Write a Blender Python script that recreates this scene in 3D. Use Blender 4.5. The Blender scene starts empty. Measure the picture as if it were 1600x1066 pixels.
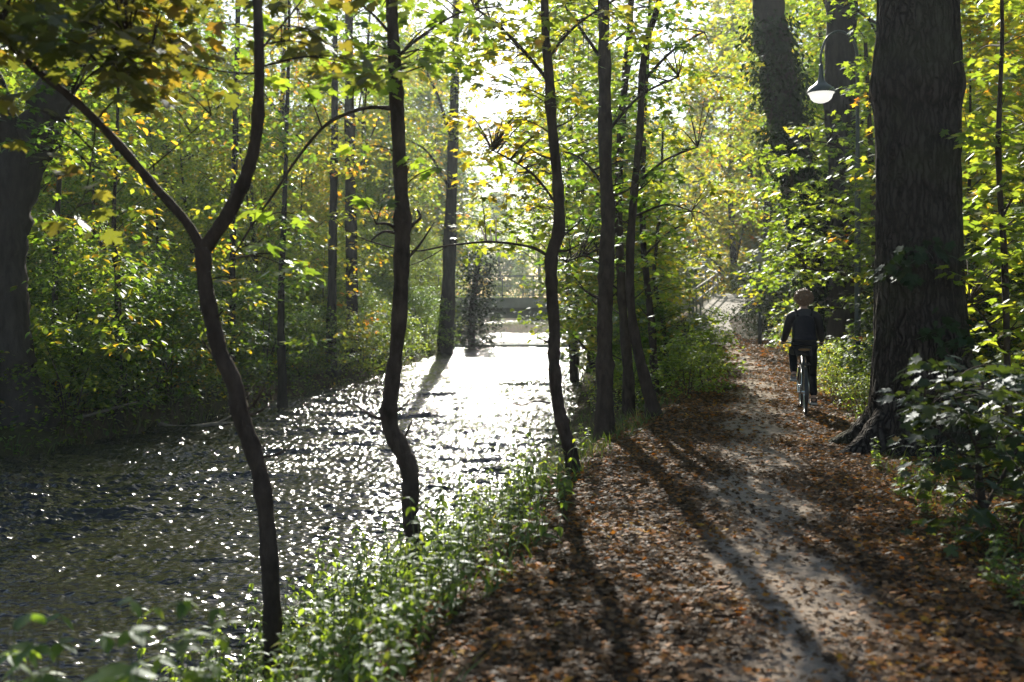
import bpy, bmesh, math, random
import numpy as np
from mathutils import Vector, Matrix

# ------------------------------------------------------------------ camera, sky, sun, exposure
S = bpy.context.scene
COL = S.collection
F = 1555.6            # focal length in photo pixels (35 mm lens, 1600 px wide)
EYE = 1.65            # eye height above the path
HOR = 470.0           # row of the horizon in the photo
cam_d = bpy.data.cameras.new('camera')
cam = bpy.data.objects.new('camera', cam_d)
COL.objects.link(cam)
cam.location = (0, 0, EYE)
cam.rotation_euler = (math.radians(90), 0, 0)
cam_d.lens = 35.0
cam_d.sensor_width = 36.0
cam_d.shift_y = (HOR - 533.0) / 1600.0
cam_d.clip_start = 0.05
cam_d.clip_end = 900
cam_d.dof.use_dof = True
cam_d.dof.focus_distance = 13.0
cam_d.dof.aperture_fstop = 1.7
S.camera = cam

SUN_EL = math.radians(30.5)
SUN_AZ = math.radians(-1.0)          # 0 = straight ahead (+Y), positive to the right
w = bpy.data.worlds.new('World')
S.world = w
w.use_nodes = True
wn = w.node_tree.nodes
sky = wn.new('ShaderNodeTexSky')
sky.sky_type = 'NISHITA'
sky.sun_disc = False
sky.sun_elevation = SUN_EL
sky.sun_rotation = SUN_AZ
sky.air_density = 1.0
sky.dust_density = 0.6
bg = wn['Background']
bg.inputs['Strength'].default_value = 0.075
w.node_tree.links.new(sky.outputs['Color'], bg.inputs['Color'])

sun_d = bpy.data.lights.new('sun', 'SUN')
sun_d.energy = 4.4
sun_d.angle = math.radians(0.5)
sun_d.color = (1.0, 0.93, 0.80)
sun = bpy.data.objects.new('sun', sun_d)
COL.objects.link(sun)
sdir = Vector((math.sin(SUN_AZ) * math.cos(SUN_EL), math.cos(SUN_AZ) * math.cos(SUN_EL), math.sin(SUN_EL)))
sun.rotation_euler = (-sdir).to_track_quat('-Z', 'Y').to_euler()
sun.location = sdir * 60

S.view_settings.view_transform = 'Standard'
S.view_settings.look = 'None'
S.view_settings.gamma = 1.0
S.view_settings.exposure = 1.28
S.render.engine = 'CYCLES'
cy = S.cycles
cy.use_denoising = True
cy.max_bounces = 7
cy.diffuse_bounces = 3
cy.glossy_bounces = 3
cy.transmission_bounces = 5
cy.volume_bounces = 0
cy.transparent_max_bounces = 4
cy.sample_clamp_indirect = 6.0
cy.sample_clamp_direct = 0.0
cy.caustics_reflective = False
cy.caustics_refractive = False
cy.use_adaptive_sampling = True
cy.adaptive_threshold = 0.02

rnd = random.Random(11)
rng = np.random.default_rng(11)
PI = math.pi


def P(px, py, Y):
    """the place at distance Y that the photo shows at pixel (px, py)"""
    return Vector(((px - 800) / F * Y, Y, EYE + (HOR - py) / F * Y))


# ------------------------------------------------------------------ object helpers
def link(o, parent=None):
    COL.objects.link(o)
    if parent is not None:
        o.parent = parent
    return o


def tag(o, label=None, cat=None, group=None, kind=None):
    if label:
        o['label'] = label
    if cat:
        o['category'] = cat
    if group:
        o['group'] = group
    if kind:
        o['kind'] = kind
    return o


def thing(name, label, cat, loc=(0, 0, 0), rz=0.0, group=None):
    o = bpy.data.objects.new(name, None)
    o.empty_display_size = 0.2
    link(o)
    o.location = loc
    o.rotation_euler = (0, 0, rz)
    return tag(o, label, cat, group)


def copy_tree(root, loc, rz, sc=1.0, label=None):
    r = root.copy()
    COL.objects.link(r)
    r.location = loc
    r.rotation_euler = (0, 0, rz)
    r.scale = (sc, sc, sc)
    if label:
        r['label'] = label
    for ch in list(root.children):
        c = ch.copy()
        COL.objects.link(c)
        c.parent = r
        for g in list(ch.children):
            d = g.copy()
            COL.objects.link(d)
            d.parent = c
    return r


class MB:
    """collects tubes and boxes, builds ONE mesh"""

    def __init__(self):
        self.v = []
        self.f = []

    def tube(self, pts, rad, n=10, cap=True, wob=0.0, seed=0):
        pts = [Vector(p) for p in pts]
        r_ = random.Random(seed)
        base = len(self.v)
        t0 = (pts[1] - pts[0]).normalized()
        up = Vector((0, 0, 1)) if abs(t0.z) < 0.9 else Vector((1, 0, 0))
        x = t0.cross(up).normalized()
        for i, p in enumerate(pts):
            if i == 0:
                t = t0
            elif i == len(pts) - 1:
                t = (pts[i] - pts[i - 1]).normalized()
            else:
                t = (pts[i + 1] - pts[i - 1]).normalized()
            x = (x - t * x.dot(t))
            if x.length < 1e-6:
                x = t.orthogonal()
            x.normalize()
            y = t.cross(x)
            for k in range(n):
                a = 2 * PI * k / n
                r = rad[i] * (1 + (r_.uniform(-wob, wob) if wob else 0))
                self.v.append(p + (x * math.cos(a) + y * math.sin(a)) * r)
        m = len(pts)
        for i in range(m - 1):
            for k in range(n):
                a = base + i * n + k
                b = base + i * n + (k + 1) % n
                self.f.append((a, b, b + n, a + n))
        if cap:
            self.f.append(tuple(base + k for k in reversed(range(n))))
            self.f.append(tuple(base + (m - 1) * n + k for k in range(n)))
        return self

    def box(self, lo, hi):
        b = len(self.v)
        for z in (lo[2], hi[2]):
            for (x, y) in ((lo[0], lo[1]), (hi[0], lo[1]), (hi[0], hi[1]), (lo[0], hi[1])):
                self.v.append(Vector((x, y, z)))
        for q in ((3, 2, 1, 0), (4, 5, 6, 7), (0, 1, 5, 4), (1, 2, 6, 5), (2, 3, 7, 6), (3, 0, 4, 7)):
            self.f.append(tuple(b + i for i in q))
        return self

    def prism(self, lo, hi):
        """loft between two equal loops of points"""
        b = len(self.v)
        n = len(lo)
        self.v += [Vector(p) for p in lo] + [Vector(p) for p in hi]
        for k in range(n):
            self.f.append((b + k, b + (k + 1) % n, b + n + (k + 1) % n, b + n + k))
        self.f.append(tuple(b + k for k in reversed(range(n))))
        self.f.append(tuple(b + n + k for k in range(n)))
        return self

    def lathe(self, prof, c=(0, 0, 0), n=24):
        """prof: list of (radius, z)"""
        b = len(self.v)
        c = Vector(c)
        for (r, z) in prof:
            for k in range(n):
                a = 2 * PI * k / n
                self.v.append(c + Vector((r * math.cos(a), r * math.sin(a), z)))
        for i in range(len(prof) - 1):
            for k in range(n):
                a = b + i * n + k
                d = b + i * n + (k + 1) % n
                self.f.append((a, d, d + n, a + n))
        return self

    def torus(self, c, R, r, ax='x', n=40, m=8):
        b = len(self.v)
        for i in range(n):
            a = 2 * PI * i / n
            for j in range(m):
                t = 2 * PI * j / m
                rr = R + r * math.cos(t)
                h = r * math.sin(t)
                self.v.append(Vector(c) + Vector((h, rr * math.cos(a), rr * math.sin(a))))
        for i in range(n):
            for j in range(m):
                self.f.append((b + i * m + j, b + ((i + 1) % n) * m + j, b + ((i + 1) % n) * m + (j + 1) % m, b + i * m + (j + 1) % m))
        return self

    def build(self, name, mat, parent=None, smooth=True):
        me = bpy.data.meshes.new(name)
        me.from_pydata([tuple(p) for p in self.v], [], self.f)
        me.validate()
        if smooth:
            me.polygons.foreach_set('use_smooth', [True] * len(me.polygons))
        me.materials.append(mat)
        o = bpy.data.objects.new(name, me)
        return link(o, parent)


def crspline(pts, vals, sub=5):
    """Catmull-Rom through pts with interpolated values"""
    pts = [Vector(p) for p in pts]
    op, ov = [], []
    n = len(pts)
    for i in range(n - 1):
        p0 = pts[max(i - 1, 0)]
        p1, p2 = pts[i], pts[i + 1]
        p3 = pts[min(i + 2, n - 1)]
        for s in range(sub):
            t = s / sub
            t2, t3 = t * t, t * t * t
            op.append(0.5 * ((2 * p1) + (p2 - p0) * t + (2 * p0 - 5 * p1 + 4 * p2 - p3) * t2 + (3 * p1 - p0 - 3 * p2 + p3) * t3))
            ov.append(vals[i] * (1 - t) + vals[i + 1] * t)
    op.append(pts[-1])
    ov.append(vals[-1])
    return op, ov


def np_mesh(name, V, T, mat, parent=None, smooth=False):
    """triangle mesh from numpy arrays"""
    me = bpy.data.meshes.new(name)
    V = np.ascontiguousarray(V, dtype=np.float32)
    T = np.ascontiguousarray(T, dtype=np.int32)
    k = T.shape[1]
    me.vertices.add(len(V))
    me.vertices.foreach_set('co', V.ravel())
    me.loops.add(T.size)
    me.loops.foreach_set('vertex_index', T.ravel())
    me.polygons.add(len(T))
    me.polygons.foreach_set('loop_start', np.arange(0, T.size, k, dtype=np.int32))
    if smooth:
        me.polygons.foreach_set('use_smooth', np.ones(len(T), dtype=bool))
    me.update(calc_edges=True)
    me.materials.append(mat)
    return link(bpy.data.objects.new(name, me), parent)


# ------------------------------------------------------------------ materials
def new_mat(name):
    m = bpy.data.materials.new(name)
    m.use_nodes = True
    nt = m.node_tree
    nt.nodes.clear()
    out = nt.nodes.new('ShaderNodeOutputMaterial')
    return m, nt, out


def ramp(nt, stops):
    r = nt.nodes.new('ShaderNodeValToRGB')
    cr = r.color_ramp
    cr.elements[0].position, cr.elements[0].color = stops[0][0], (*stops[0][1], 1)
    cr.elements[1].position, cr.elements[1].color = stops[-1][0], (*stops[-1][1], 1)
    for p, c in stops[1:-1]:
        e = cr.elements.new(p)
        e.color = (*c, 1)
    return r


def noise(nt, scale, detail=4, coord='Object', rough=0.55, stretch=None):
    tc = nt.nodes.new('ShaderNodeTexCoord')
    n = nt.nodes.new('ShaderNodeTexNoise')
    n.inputs['Scale'].default_value = scale
    n.inputs['Detail'].default_value = detail
    n.inputs['Roughness'].default_value = rough
    if stretch:
        mp = nt.nodes.new('ShaderNodeMapping')
        mp.inputs['Scale'].default_value = stretch
        nt.links.new(tc.outputs[coord], mp.inputs['Vector'])
        nt.links.new(mp.outputs['Vector'], n.inputs['Vector'])
    else:
        nt.links.new(tc.outputs[coord], n.inputs['Vector'])
    return n


def math_node(nt, op, a, b=None, c=None):
    m = nt.nodes.new('ShaderNodeMath')
    m.operation = op
    for i, x in enumerate((a, b, c)):
        if x is None:
            continue
        if isinstance(x, (int, float)):
            m.inputs[i].default_value = x
        else:
            nt.links.new(x, m.inputs[i])
    return m.outputs[0]


def leaf_mat(name, stops, trans=0.62, boost=4.5, gloss=0.05, patch=0.35, pscale=0.6, leafvar=0.6):
    """leaf: diffuse + translucent + a waxy gloss; colour differs leaf by leaf and patch by patch"""
    m, nt, out = new_mat(name)
    L = nt.links
    geo = nt.nodes.new('ShaderNodeNewGeometry')
    oi = nt.nodes.new('ShaderNodeObjectInfo')
    pn = noise(nt, pscale, 2, 'Object')
    a = math_node(nt, 'MULTIPLY_ADD', pn.outputs['Fac'], patch * 3.4, -patch * 1.7 + (1 - leafvar) * 0.5)
    b = math_node(nt, 'MULTIPLY_ADD', oi.outputs['Random'], 0.34, -0.17)
    s = math_node(nt, 'MULTIPLY_ADD', geo.outputs['Random Per Island'], leafvar, a)
    s = math_node(nt, 'ADD', s, b)
    r = ramp(nt, stops)
    L.new(s, r.inputs['Fac'])
    dif = nt.nodes.new('ShaderNodeBsdfDiffuse')
    L.new(r.outputs['Color'], dif.inputs['Color'])
    # light that comes through a leaf is yellower and stronger
    mul = nt.nodes.new('ShaderNodeMix')
    mul.data_type = 'RGBA'
    mul.blend_type = 'MULTIPLY'
    mul.inputs['Factor'].default_value = 1.0
    L.new(r.outputs['Color'], mul.inputs['A'])
    mul.inputs['B'].default_value = (boost * 1.20, boost * 1.0, boost * 0.48, 1)
    tr = nt.nodes.new('ShaderNodeBsdfTranslucent')
    L.new(mul.outputs['Result'], tr.inputs['Color'])
    mx = nt.nodes.new('ShaderNodeMixShader')
    mx.inputs['Fac'].default_value = trans
    L.new(dif.outputs[0], mx.inputs[1])
    L.new(tr.outputs[0], mx.inputs[2])
    gl = nt.nodes.new('ShaderNodeBsdfGlossy')
    gl.inputs['Roughness'].default_value = 0.48
    gl.inputs['Color'].default_value = (0.9, 0.95, 1.0, 1)
    dp = nt.nodes.new('ShaderNodeVectorMath')
    dp.operation = 'DOT_PRODUCT'
    L.new(geo.outputs['Incoming'], dp.inputs[0])
    L.new(geo.outputs['Normal'], dp.inputs[1])
    k = math_node(nt, 'ABSOLUTE', dp.outputs['Value'])
    k = math_node(nt, 'SUBTRACT', 1.0, k)
    k = math_node(nt, 'POWER', k, 5.0)
    g = math_node(nt, 'MULTIPLY_ADD', k, gloss * 5.0, gloss * 0.5)
    mx2 = nt.nodes.new('ShaderNodeMixShader')
    L.new(g, mx2.inputs['Fac'])
    L.new(mx.outputs[0], mx2.inputs[1])
    L.new(gl.outputs[0], mx2.inputs[2])
    L.new(mx2.outputs[0], out.inputs['Surface'])
    return m


def simple_mat(name, col, rough=0.7, metal=0.0, var=0.25, scale=8.0, bump=0.0, bscale=30.0, stretch=None, col2=None, coord='Object', spec=None):
    m, nt, out = new_mat(name)
    L = nt.links
    p = nt.nodes.new('ShaderNodeBsdfPrincipled')
    n = noise(nt, scale, 5, coord, 0.6, stretch)
    c2 = col2 if col2 else tuple(x * (1 - var) for x in col)
    r = ramp(nt, [(0.3, c2), (0.7, tuple(min(1, x * (1 + var * 0.6)) for x in col))])
    L.new(n.outputs['Fac'], r.inputs['Fac'])
    L.new(r.outputs['Color'], p.inputs['Base Color'])
    p.inputs['Roughness'].default_value = rough
    p.inputs['Metallic'].default_value = metal
    if spec is not None:
        p.inputs['Specular IOR Level'].default_value = spec
    if bump:
        bn = noise(nt, bscale, 6, coord, 0.65, stretch)
        b = nt.nodes.new('ShaderNodeBump')
        b.inputs['Strength'].default_value = bump
        b.inputs['Distance'].default_value = 0.02
        L.new(bn.outputs['Fac'], b.inputs['Height'])
        L.new(b.outputs['Normal'], p.inputs['Normal'])
    L.new(p.outputs[0], out.inputs['Surface'])
    return m


GREEN = [(0.0, (0.022, 0.050, 0.010)), (0.4, (0.045, 0.090, 0.014)), (0.72, (0.085, 0.125, 0.016)), (0.88, (0.16, 0.15, 0.018)), (1.0, (0.26, 0.17, 0.02))]
FRESH = [(0.0, (0.035, 0.070, 0.012)), (0.45, (0.070, 0.115, 0.016)), (0.8, (0.115, 0.15, 0.02)), (1.0, (0.22, 0.19, 0.025))]
AUTUMN = [(0.0, (0.035, 0.065, 0.012)), (0.4, (0.075, 0.11, 0.016)), (0.68, (0.13, 0.14, 0.018)), (0.9, (0.20, 0.15, 0.018)), (1.0, (0.27, 0.12, 0.02))]
DARK = [(0.0, (0.010, 0.024, 0.007)), (0.6, (0.022, 0.045, 0.012)), (1.0, (0.045, 0.07, 0.014))]
M = {}
M['leaf_green'] = leaf_mat('green leaves', GREEN)
M['leaf_fresh'] = leaf_mat('fresh leaves', FRESH, patch=0.25)
M['leaf_autumn'] = leaf_mat('autumn leaves', AUTUMN, patch=0.45)
M['leaf_ivy'] = leaf_mat('ivy leaves', DARK, trans=0.25, boost=1.6, gloss=0.022, patch=0.3)
M['leaf_herb'] = leaf_mat('herb leaves', [(0.0, (0.045, 0.085, 0.015)), (0.6, (0.08, 0.13, 0.02)), (0.9, (0.13, 0.17, 0.025)), (1.0, (0.28, 0.22, 0.03))], trans=0.62, gloss=0.045, patch=0.25, pscale=1.5)
M['leaf_olive_shade'] = leaf_mat('olive leaves darkened for shade', [(0.0, (0.028, 0.042, 0.012)), (0.5, (0.055, 0.072, 0.016)), (0.85, (0.10, 0.095, 0.02)), (1.0, (0.22, 0.13, 0.02))], boost=3.2, pscale=1.2)  # shade in the forked sapling's crown, put into darker, browner leaf colours
M['leaf_shade'] = leaf_mat('maple leaves darkened for shade', [(0.0, (0.018, 0.036, 0.010)), (0.6, (0.036, 0.058, 0.013)), (0.88, (0.07, 0.08, 0.016)), (1.0, (0.30, 0.17, 0.02))], trans=0.5, boost=2.6, pscale=1.2)  # partial shade on the low right-hand bush, put into the leaf colours
M['leaf_fallen'] = leaf_mat('fallen leaves', [(0.0, (0.045, 0.030, 0.018)), (0.42, (0.105, 0.063, 0.033)), (0.70, (0.175, 0.108, 0.056)), (0.83, (0.28, 0.125, 0.030)), (0.94, (0.32, 0.11, 0.018)), (1.0, (0.42, 0.24, 0.03))], trans=0.28, boost=1.5, gloss=0.012, patch=0.22, pscale=0.8, leafvar=1.0)
M['leaf_dry'] = leaf_mat('dry leaves', [(0.0, (0.10, 0.04, 0.02)), (0.5, (0.25, 0.09, 0.03)), (1.0, (0.35, 0.16, 0.04))], trans=0.4, boost=1.4)
M['grass'] = leaf_mat('grass blades', [(0.0, (0.035, 0.075, 0.015)), (0.7, (0.075, 0.12, 0.02)), (1.0, (0.2, 0.17, 0.06))], trans=0.4, boost=1.7)
M['bark'] = simple_mat('sapling bark', (0.058, 0.041, 0.031), 0.85, var=0.6, scale=12, bump=1.0, bscale=36, stretch=(1, 1, 0.45), spec=0.12)
M['bark_grey'] = simple_mat('grey bark', (0.046, 0.038, 0.031), 0.9, var=0.5, scale=9, bump=0.8, bscale=22, stretch=(1, 1, 0.25), spec=0.12)
M['twig'] = simple_mat('twig bark', (0.075, 0.055, 0.042), 0.85, var=0.4, scale=20, spec=0.12)
M['stem'] = simple_mat('herb stem', (0.09, 0.10, 0.035), 0.7, var=0.4, scale=20)
M['concrete'] = simple_mat('concrete', (0.58, 0.56, 0.53), 0.9, var=0.25, scale=1.6, bump=0.2, bscale=18)
M['girder'] = simple_mat('grey painted steel', (0.38, 0.38, 0.39), 0.6, var=0.2, scale=1.2)
M['rail'] = simple_mat('grey green railing paint', (0.16, 0.19, 0.18), 0.85, var=0.2, scale=3, spec=0.1)
M['galv'] = simple_mat('galvanised steel', (0.30, 0.31, 0.31), 0.65, 0.2, var=0.2, scale=6, spec=0.25)
M['lamp_metal'] = simple_mat('dark lamp paint', (0.045, 0.055, 0.05), 0.42, var=0.2, scale=5)
M['white'] = simple_mat('white enamel', (0.75, 0.76, 0.76), 0.4, var=0.06, scale=5)
M['black'] = simple_mat('black print', (0.02, 0.02, 0.022), 0.5, var=0.1, scale=5)
M['rubber'] = simple_mat('black rubber', (0.022, 0.021, 0.020), 0.8, var=0.2, scale=20)
M['frame_paint'] = simple_mat('dark frame paint', (0.028, 0.028, 0.03), 0.4, 0.1, var=0.1, scale=10)
M['chrome'] = simple_mat('bright metal', (0.6, 0.6, 0.6), 0.25, 0.9, var=0.1, scale=10)
M['saddle'] = simple_mat('tan saddle leather', (0.46, 0.28, 0.11), 0.5, var=0.2, scale=14)
M['skin'] = simple_mat('skin', (0.48, 0.29, 0.21), 0.55, var=0.08, scale=12)
M['jacket'] = simple_mat('dark blue jacket cloth', (0.013, 0.013, 0.020), 0.62, var=0.35, scale=14, bump=0.4, bscale=16, spec=0.45)
M['trousers'] = simple_mat('black trousers cloth', (0.010, 0.010, 0.013), 0.9, var=0.3, scale=14, bump=0.3, bscale=20, spec=0.15)
M['pack'] = simple_mat('dark backpack cloth', (0.011, 0.011, 0.018), 0.8, var=0.3, scale=20, bump=0.3, bscale=40, spec=0.15)
M['shoe'] = simple_mat('grey shoe cloth', (0.20, 0.19, 0.18), 0.7, var=0.2, scale=20)
M['shoe_dark'] = simple_mat('dark shoe leather', (0.03, 0.027, 0.025), 0.6, var=0.2, scale=20)
M['sole'] = simple_mat('pale sole rubber', (0.5, 0.48, 0.44), 0.7, var=0.1, scale=20)
M['hair'] = simple_mat('brown hair', (0.24, 0.135, 0.07), 0.38, var=0.5, scale=40, bump=0.8, bscale=60)
M['red_lens'] = simple_mat('red lens', (0.45, 0.02, 0.02), 0.25, var=0.1, scale=5)
M['dead_wood'] = simple_mat('weathered wood', (0.20, 0.16, 0.12), 0.9, var=0.4, scale=10, bump=0.5, bscale=30)

# opal lamp bowl; added glow stands in for daylight whitening it
m, nt, out = new_mat('opal glass with added glow')
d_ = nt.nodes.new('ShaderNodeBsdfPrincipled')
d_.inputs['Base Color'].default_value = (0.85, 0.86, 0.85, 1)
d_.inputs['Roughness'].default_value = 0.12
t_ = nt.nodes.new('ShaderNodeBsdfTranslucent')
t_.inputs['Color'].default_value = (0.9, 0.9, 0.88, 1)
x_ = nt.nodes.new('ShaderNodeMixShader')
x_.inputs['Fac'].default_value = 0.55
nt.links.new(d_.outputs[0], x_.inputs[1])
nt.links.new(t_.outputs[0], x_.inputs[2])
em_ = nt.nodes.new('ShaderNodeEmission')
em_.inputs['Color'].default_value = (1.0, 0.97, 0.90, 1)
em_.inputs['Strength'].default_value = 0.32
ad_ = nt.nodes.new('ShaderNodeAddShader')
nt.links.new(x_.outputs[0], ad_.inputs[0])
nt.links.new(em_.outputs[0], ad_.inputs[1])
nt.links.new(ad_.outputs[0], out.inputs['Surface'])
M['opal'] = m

# furrowed oak bark
m, nt, out = new_mat('furrowed bark')
p = nt.nodes.new('ShaderNodeBsdfPrincipled')
tc = nt.nodes.new('ShaderNodeTexCoord')
mp = nt.nodes.new('ShaderNodeMapping')
mp.inputs['Scale'].default_value = (1, 1, 0.16)
nt.links.new(tc.outputs['Object'], mp.inputs['Vector'])
wn_ = nt.nodes.new('ShaderNodeTexNoise')
wn_.inputs['Scale'].default_value = 7
wn_.inputs['Detail'].default_value = 4
nt.links.new(tc.outputs['Object'], wn_.inputs['Vector'])
va = nt.nodes.new('ShaderNodeVectorMath')
va.operation = 'MULTIPLY_ADD'
nt.links.new(wn_.outputs['Color'], va.inputs[0])
va.inputs[1].default_value = (0.10, 0.10, 0.03)
nt.links.new(mp.outputs['Vector'], va.inputs[2])
vo = nt.nodes.new('ShaderNodeTexVoronoi')
vo.feature = 'DISTANCE_TO_EDGE'
vo.inputs['Scale'].default_value = 19
nt.links.new(va.outputs[0], vo.inputs['Vector'])
n2 = noise(nt, 45, 6, 'Object', 0.7)
h = math_node(nt, 'MULTIPLY', vo.outputs['Distance'], 2.2)
h = math_node(nt, 'MINIMUM', h, 0.55)
h = math_node(nt, 'MULTIPLY_ADD', n2.outputs['Fac'], 0.22, h)
r = ramp(nt, [(0.05, (0.008, 0.006, 0.005)), (0.35, (0.030, 0.023, 0.018)), (0.75, (0.066, 0.054, 0.044))])
nt.links.new(h, r.inputs['Fac'])
ms = noise(nt, 1.1, 4, 'Object')
mr = ramp(nt, [(0.5, (0, 0, 0)), (0.68, (1, 1, 1))])
nt.links.new(ms.outputs['Fac'], mr.inputs['Fac'])
mx = nt.nodes.new('ShaderNodeMix')
mx.data_type = 'RGBA'
mf = math_node(nt, 'MULTIPLY', mr.outputs['Color'], 0.5)
nt.links.new(mf, mx.inputs['Factor'])
nt.links.new(r.outputs['Color'], mx.inputs['A'])
mx.inputs['B'].default_value = (0.06, 0.065, 0.03, 1)
nt.links.new(mx.outputs['Result'], p.inputs['Base Color'])
p.inputs['Roughness'].default_value = 0.9
p.inputs['Specular IOR Level'].default_value = 0.1
b = nt.nodes.new('ShaderNodeBump')
b.inputs['Strength'].default_value = 1.0
b.inputs['Distance'].default_value = 0.05
nt.links.new(h, b.inputs['Height'])
nt.links.new(b.outputs['Normal'], p.inputs['Normal'])
nt.links.new(p.outputs[0], out.inputs['Surface'])
M['oak_bark'] = m

# ground: humus, litter and moss
m, nt, out = new_mat('woodland soil')
p = nt.nodes.new('ShaderNodeBsdfPrincipled')
n1 = noise(nt, 9, 8, 'Object', 0.7)
n2 = noise(nt, 0.5, 4, 'Object')
r1 = ramp(nt, [(0.3, (0.030, 0.021, 0.013)), (0.55, (0.075, 0.050, 0.030)), (0.8, (0.13, 0.085, 0.05))])
nt.links.new(n1.outputs['Fac'], r1.inputs['Fac'])
r2 = ramp(nt, [(0.42, (0, 0, 0)), (0.6, (1, 1, 1))])
nt.links.new(n2.outputs['Fac'], r2.inputs['Fac'])
mx = nt.nodes.new('ShaderNodeMix')
mx.data_type = 'RGBA'
mf = math_node(nt, 'MULTIPLY', r2.outputs['Color'], 0.55)
nt.links.new(mf, mx.inputs['Factor'])
nt.links.new(r1.outputs['Color'], mx.inputs['A'])
mx.inputs['B'].default_value = (0.035, 0.05, 0.018, 1)
nt.links.new(mx.outputs['Result'], p.inputs['Base Color'])
p.inputs['Roughness'].default_value = 0.95
p.inputs['Specular IOR Level'].default_value = 0.1
b = nt.nodes.new('ShaderNodeBump')
b.inputs['Strength'].default_value = 0.8
b.inputs['Distance'].default_value = 0.04
nt.links.new(n1.outputs['Fac'], b.inputs['Height'])
nt.links.new(b.outputs['Normal'], p.inputs['Normal'])
nt.links.new(p.outputs[0], out.inputs['Surface'])
M['soil'] = m

# trodden path: pale worn track, dark humus towards its edges
m, nt, out = new_mat('trodden path')
p = nt.nodes.new('ShaderNodeBsdfPrincipled')
n1 = noise(nt, 60, 6, 'Object', 0.75)
n2 = noise(nt, 1.6, 6, 'Object', 0.65)
r1 = ramp(nt, [(0.3, (0.17, 0.130, 0.095)), (0.7, (0.36, 0.29, 0.22))])
nt.links.new(n1.outputs['Fac'], r1.inputs['Fac'])
r3 = ramp(nt, [(0.3, (0.030, 0.019, 0.010)), (0.7, (0.095, 0.060, 0.034))])
nt.links.new(n1.outputs['Fac'], r3.inputs['Fac'])
at = nt.nodes.new('ShaderNodeAttribute')
at.attribute_name = 'wear'
k = math_node(nt, 'MULTIPLY_ADD', n2.outputs['Fac'], 1.5, -0.75)
k = math_node(nt, 'ADD', at.outputs['Fac'], k)
r2 = ramp(nt, [(0.3, (0, 0, 0)), (0.75, (1, 1, 1))])
nt.links.new(k, r2.inputs['Fac'])
mx = nt.nodes.new('ShaderNodeMix')
mx.data_type = 'RGBA'
nt.links.new(r2.outputs['Color'], mx.inputs['Factor'])
nt.links.new(r3.outputs['Color'], mx.inputs['A'])
nt.links.new(r1.outputs['Color'], mx.inputs['B'])
nt.links.new(mx.outputs['Result'], p.inputs['Base Color'])
p.inputs['Roughness'].default_value = 0.9
p.inputs['Specular IOR Level'].default_value = 0.2
n3 = noise(nt, 14, 8, 'Object', 0.7)
b = nt.nodes.new('ShaderNodeBump')
b.inputs['Strength'].default_value = 0.8
b.inputs['Distance'].default_value = 0.04
nt.links.new(n3.outputs['Fac'], b.inputs['Height'])
nt.links.new(b.outputs['Normal'], p.inputs['Normal'])
nt.links.new(p.outputs[0], out.inputs['Surface'])
M['gravel'] = m

# asphalt of the ramp
M['ramp'] = simple_mat('worn path surface', (0.27, 0.25, 0.23), 0.9, var=0.25, scale=2.5, bump=0.4, bscale=40)

# flowing water
m, nt, out = new_mat('river water')
p = nt.nodes.new('ShaderNodeBsdfPrincipled')
p.inputs['Base Color'].default_value = (0.016, 0.016, 0.013, 1)
p.inputs['Roughness'].default_value = 0.11
p.inputs['IOR'].default_value = 1.33
na = noise(nt, 1.0, 0, 'Object', 0.6, (3.5, 6.0, 1))
nb = noise(nt, 1.0, 1, 'Object', 0.65, (9, 16, 1))
h = math_node(nt, 'MULTIPLY', na.outputs['Fac'], 0.10)
h = math_node(nt, 'MULTIPLY_ADD', nb.outputs['Fac'], 0.12, h)
b = nt.nodes.new('ShaderNodeBump')
b.inputs['Strength'].default_value = 1.0
b.inputs['Distance'].default_value = 0.22
nt.links.new(h, b.inputs['Height'])
nt.links.new(b.outputs['Normal'], p.inputs['Normal'])
nt.links.new(p.outputs[0], out.inputs['Surface'])
M['water'] = m

# ------------------------------------------------------------------ the lie of the land
WZ = -0.90                                        # water level
YL, XL_ = [-12, 0, 8, 15.5, 22.9, 33.6, 49.6, 60, 80, 240], [-16, -12.5, -10.3, -8.1, -6.0, -4.4, -3.2, -2.9, -2.6, -2.5]
YR, XR_ = [-12, 0, 5, 7.5, 10.4, 13.7, 23.3, 44, 60, 80, 240], [-4, -2.9, -2.3, -1.8, -1.0, -0.1, 0.9, 2.8, 4.2, 5.5, 6]
YP, PL_ = [-12, 0, 4.3, 6, 9.5, 14, 20, 30, 36.5, 60], [-1.5, -0.7, -0.15, 0.15, 0.75, 2.15, 3.9, 6.0, 7.2, 9]
PR_ = [-0.5 + 1.5, 1.9, 2.55, 2.9, 3.5, 4.7, 6.1, 7.6, 8.4, 12]
RAMP_Y0, RAMP_Y1, RAMP_Z = 36.5, 57.0, 2.0


def ramp_edges(Y):
    return np.interp(Y, [36.5, 44, 57, 66], [7.2, 7.7, 11.7, 13.5]), np.interp(Y, [36.5, 44, 57, 66], [8.4, 9.6, 14.2, 17.0])


def sm(t):
    t = np.clip(t, 0, 1)
    return t * t * (3 - 2 * t)


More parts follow.
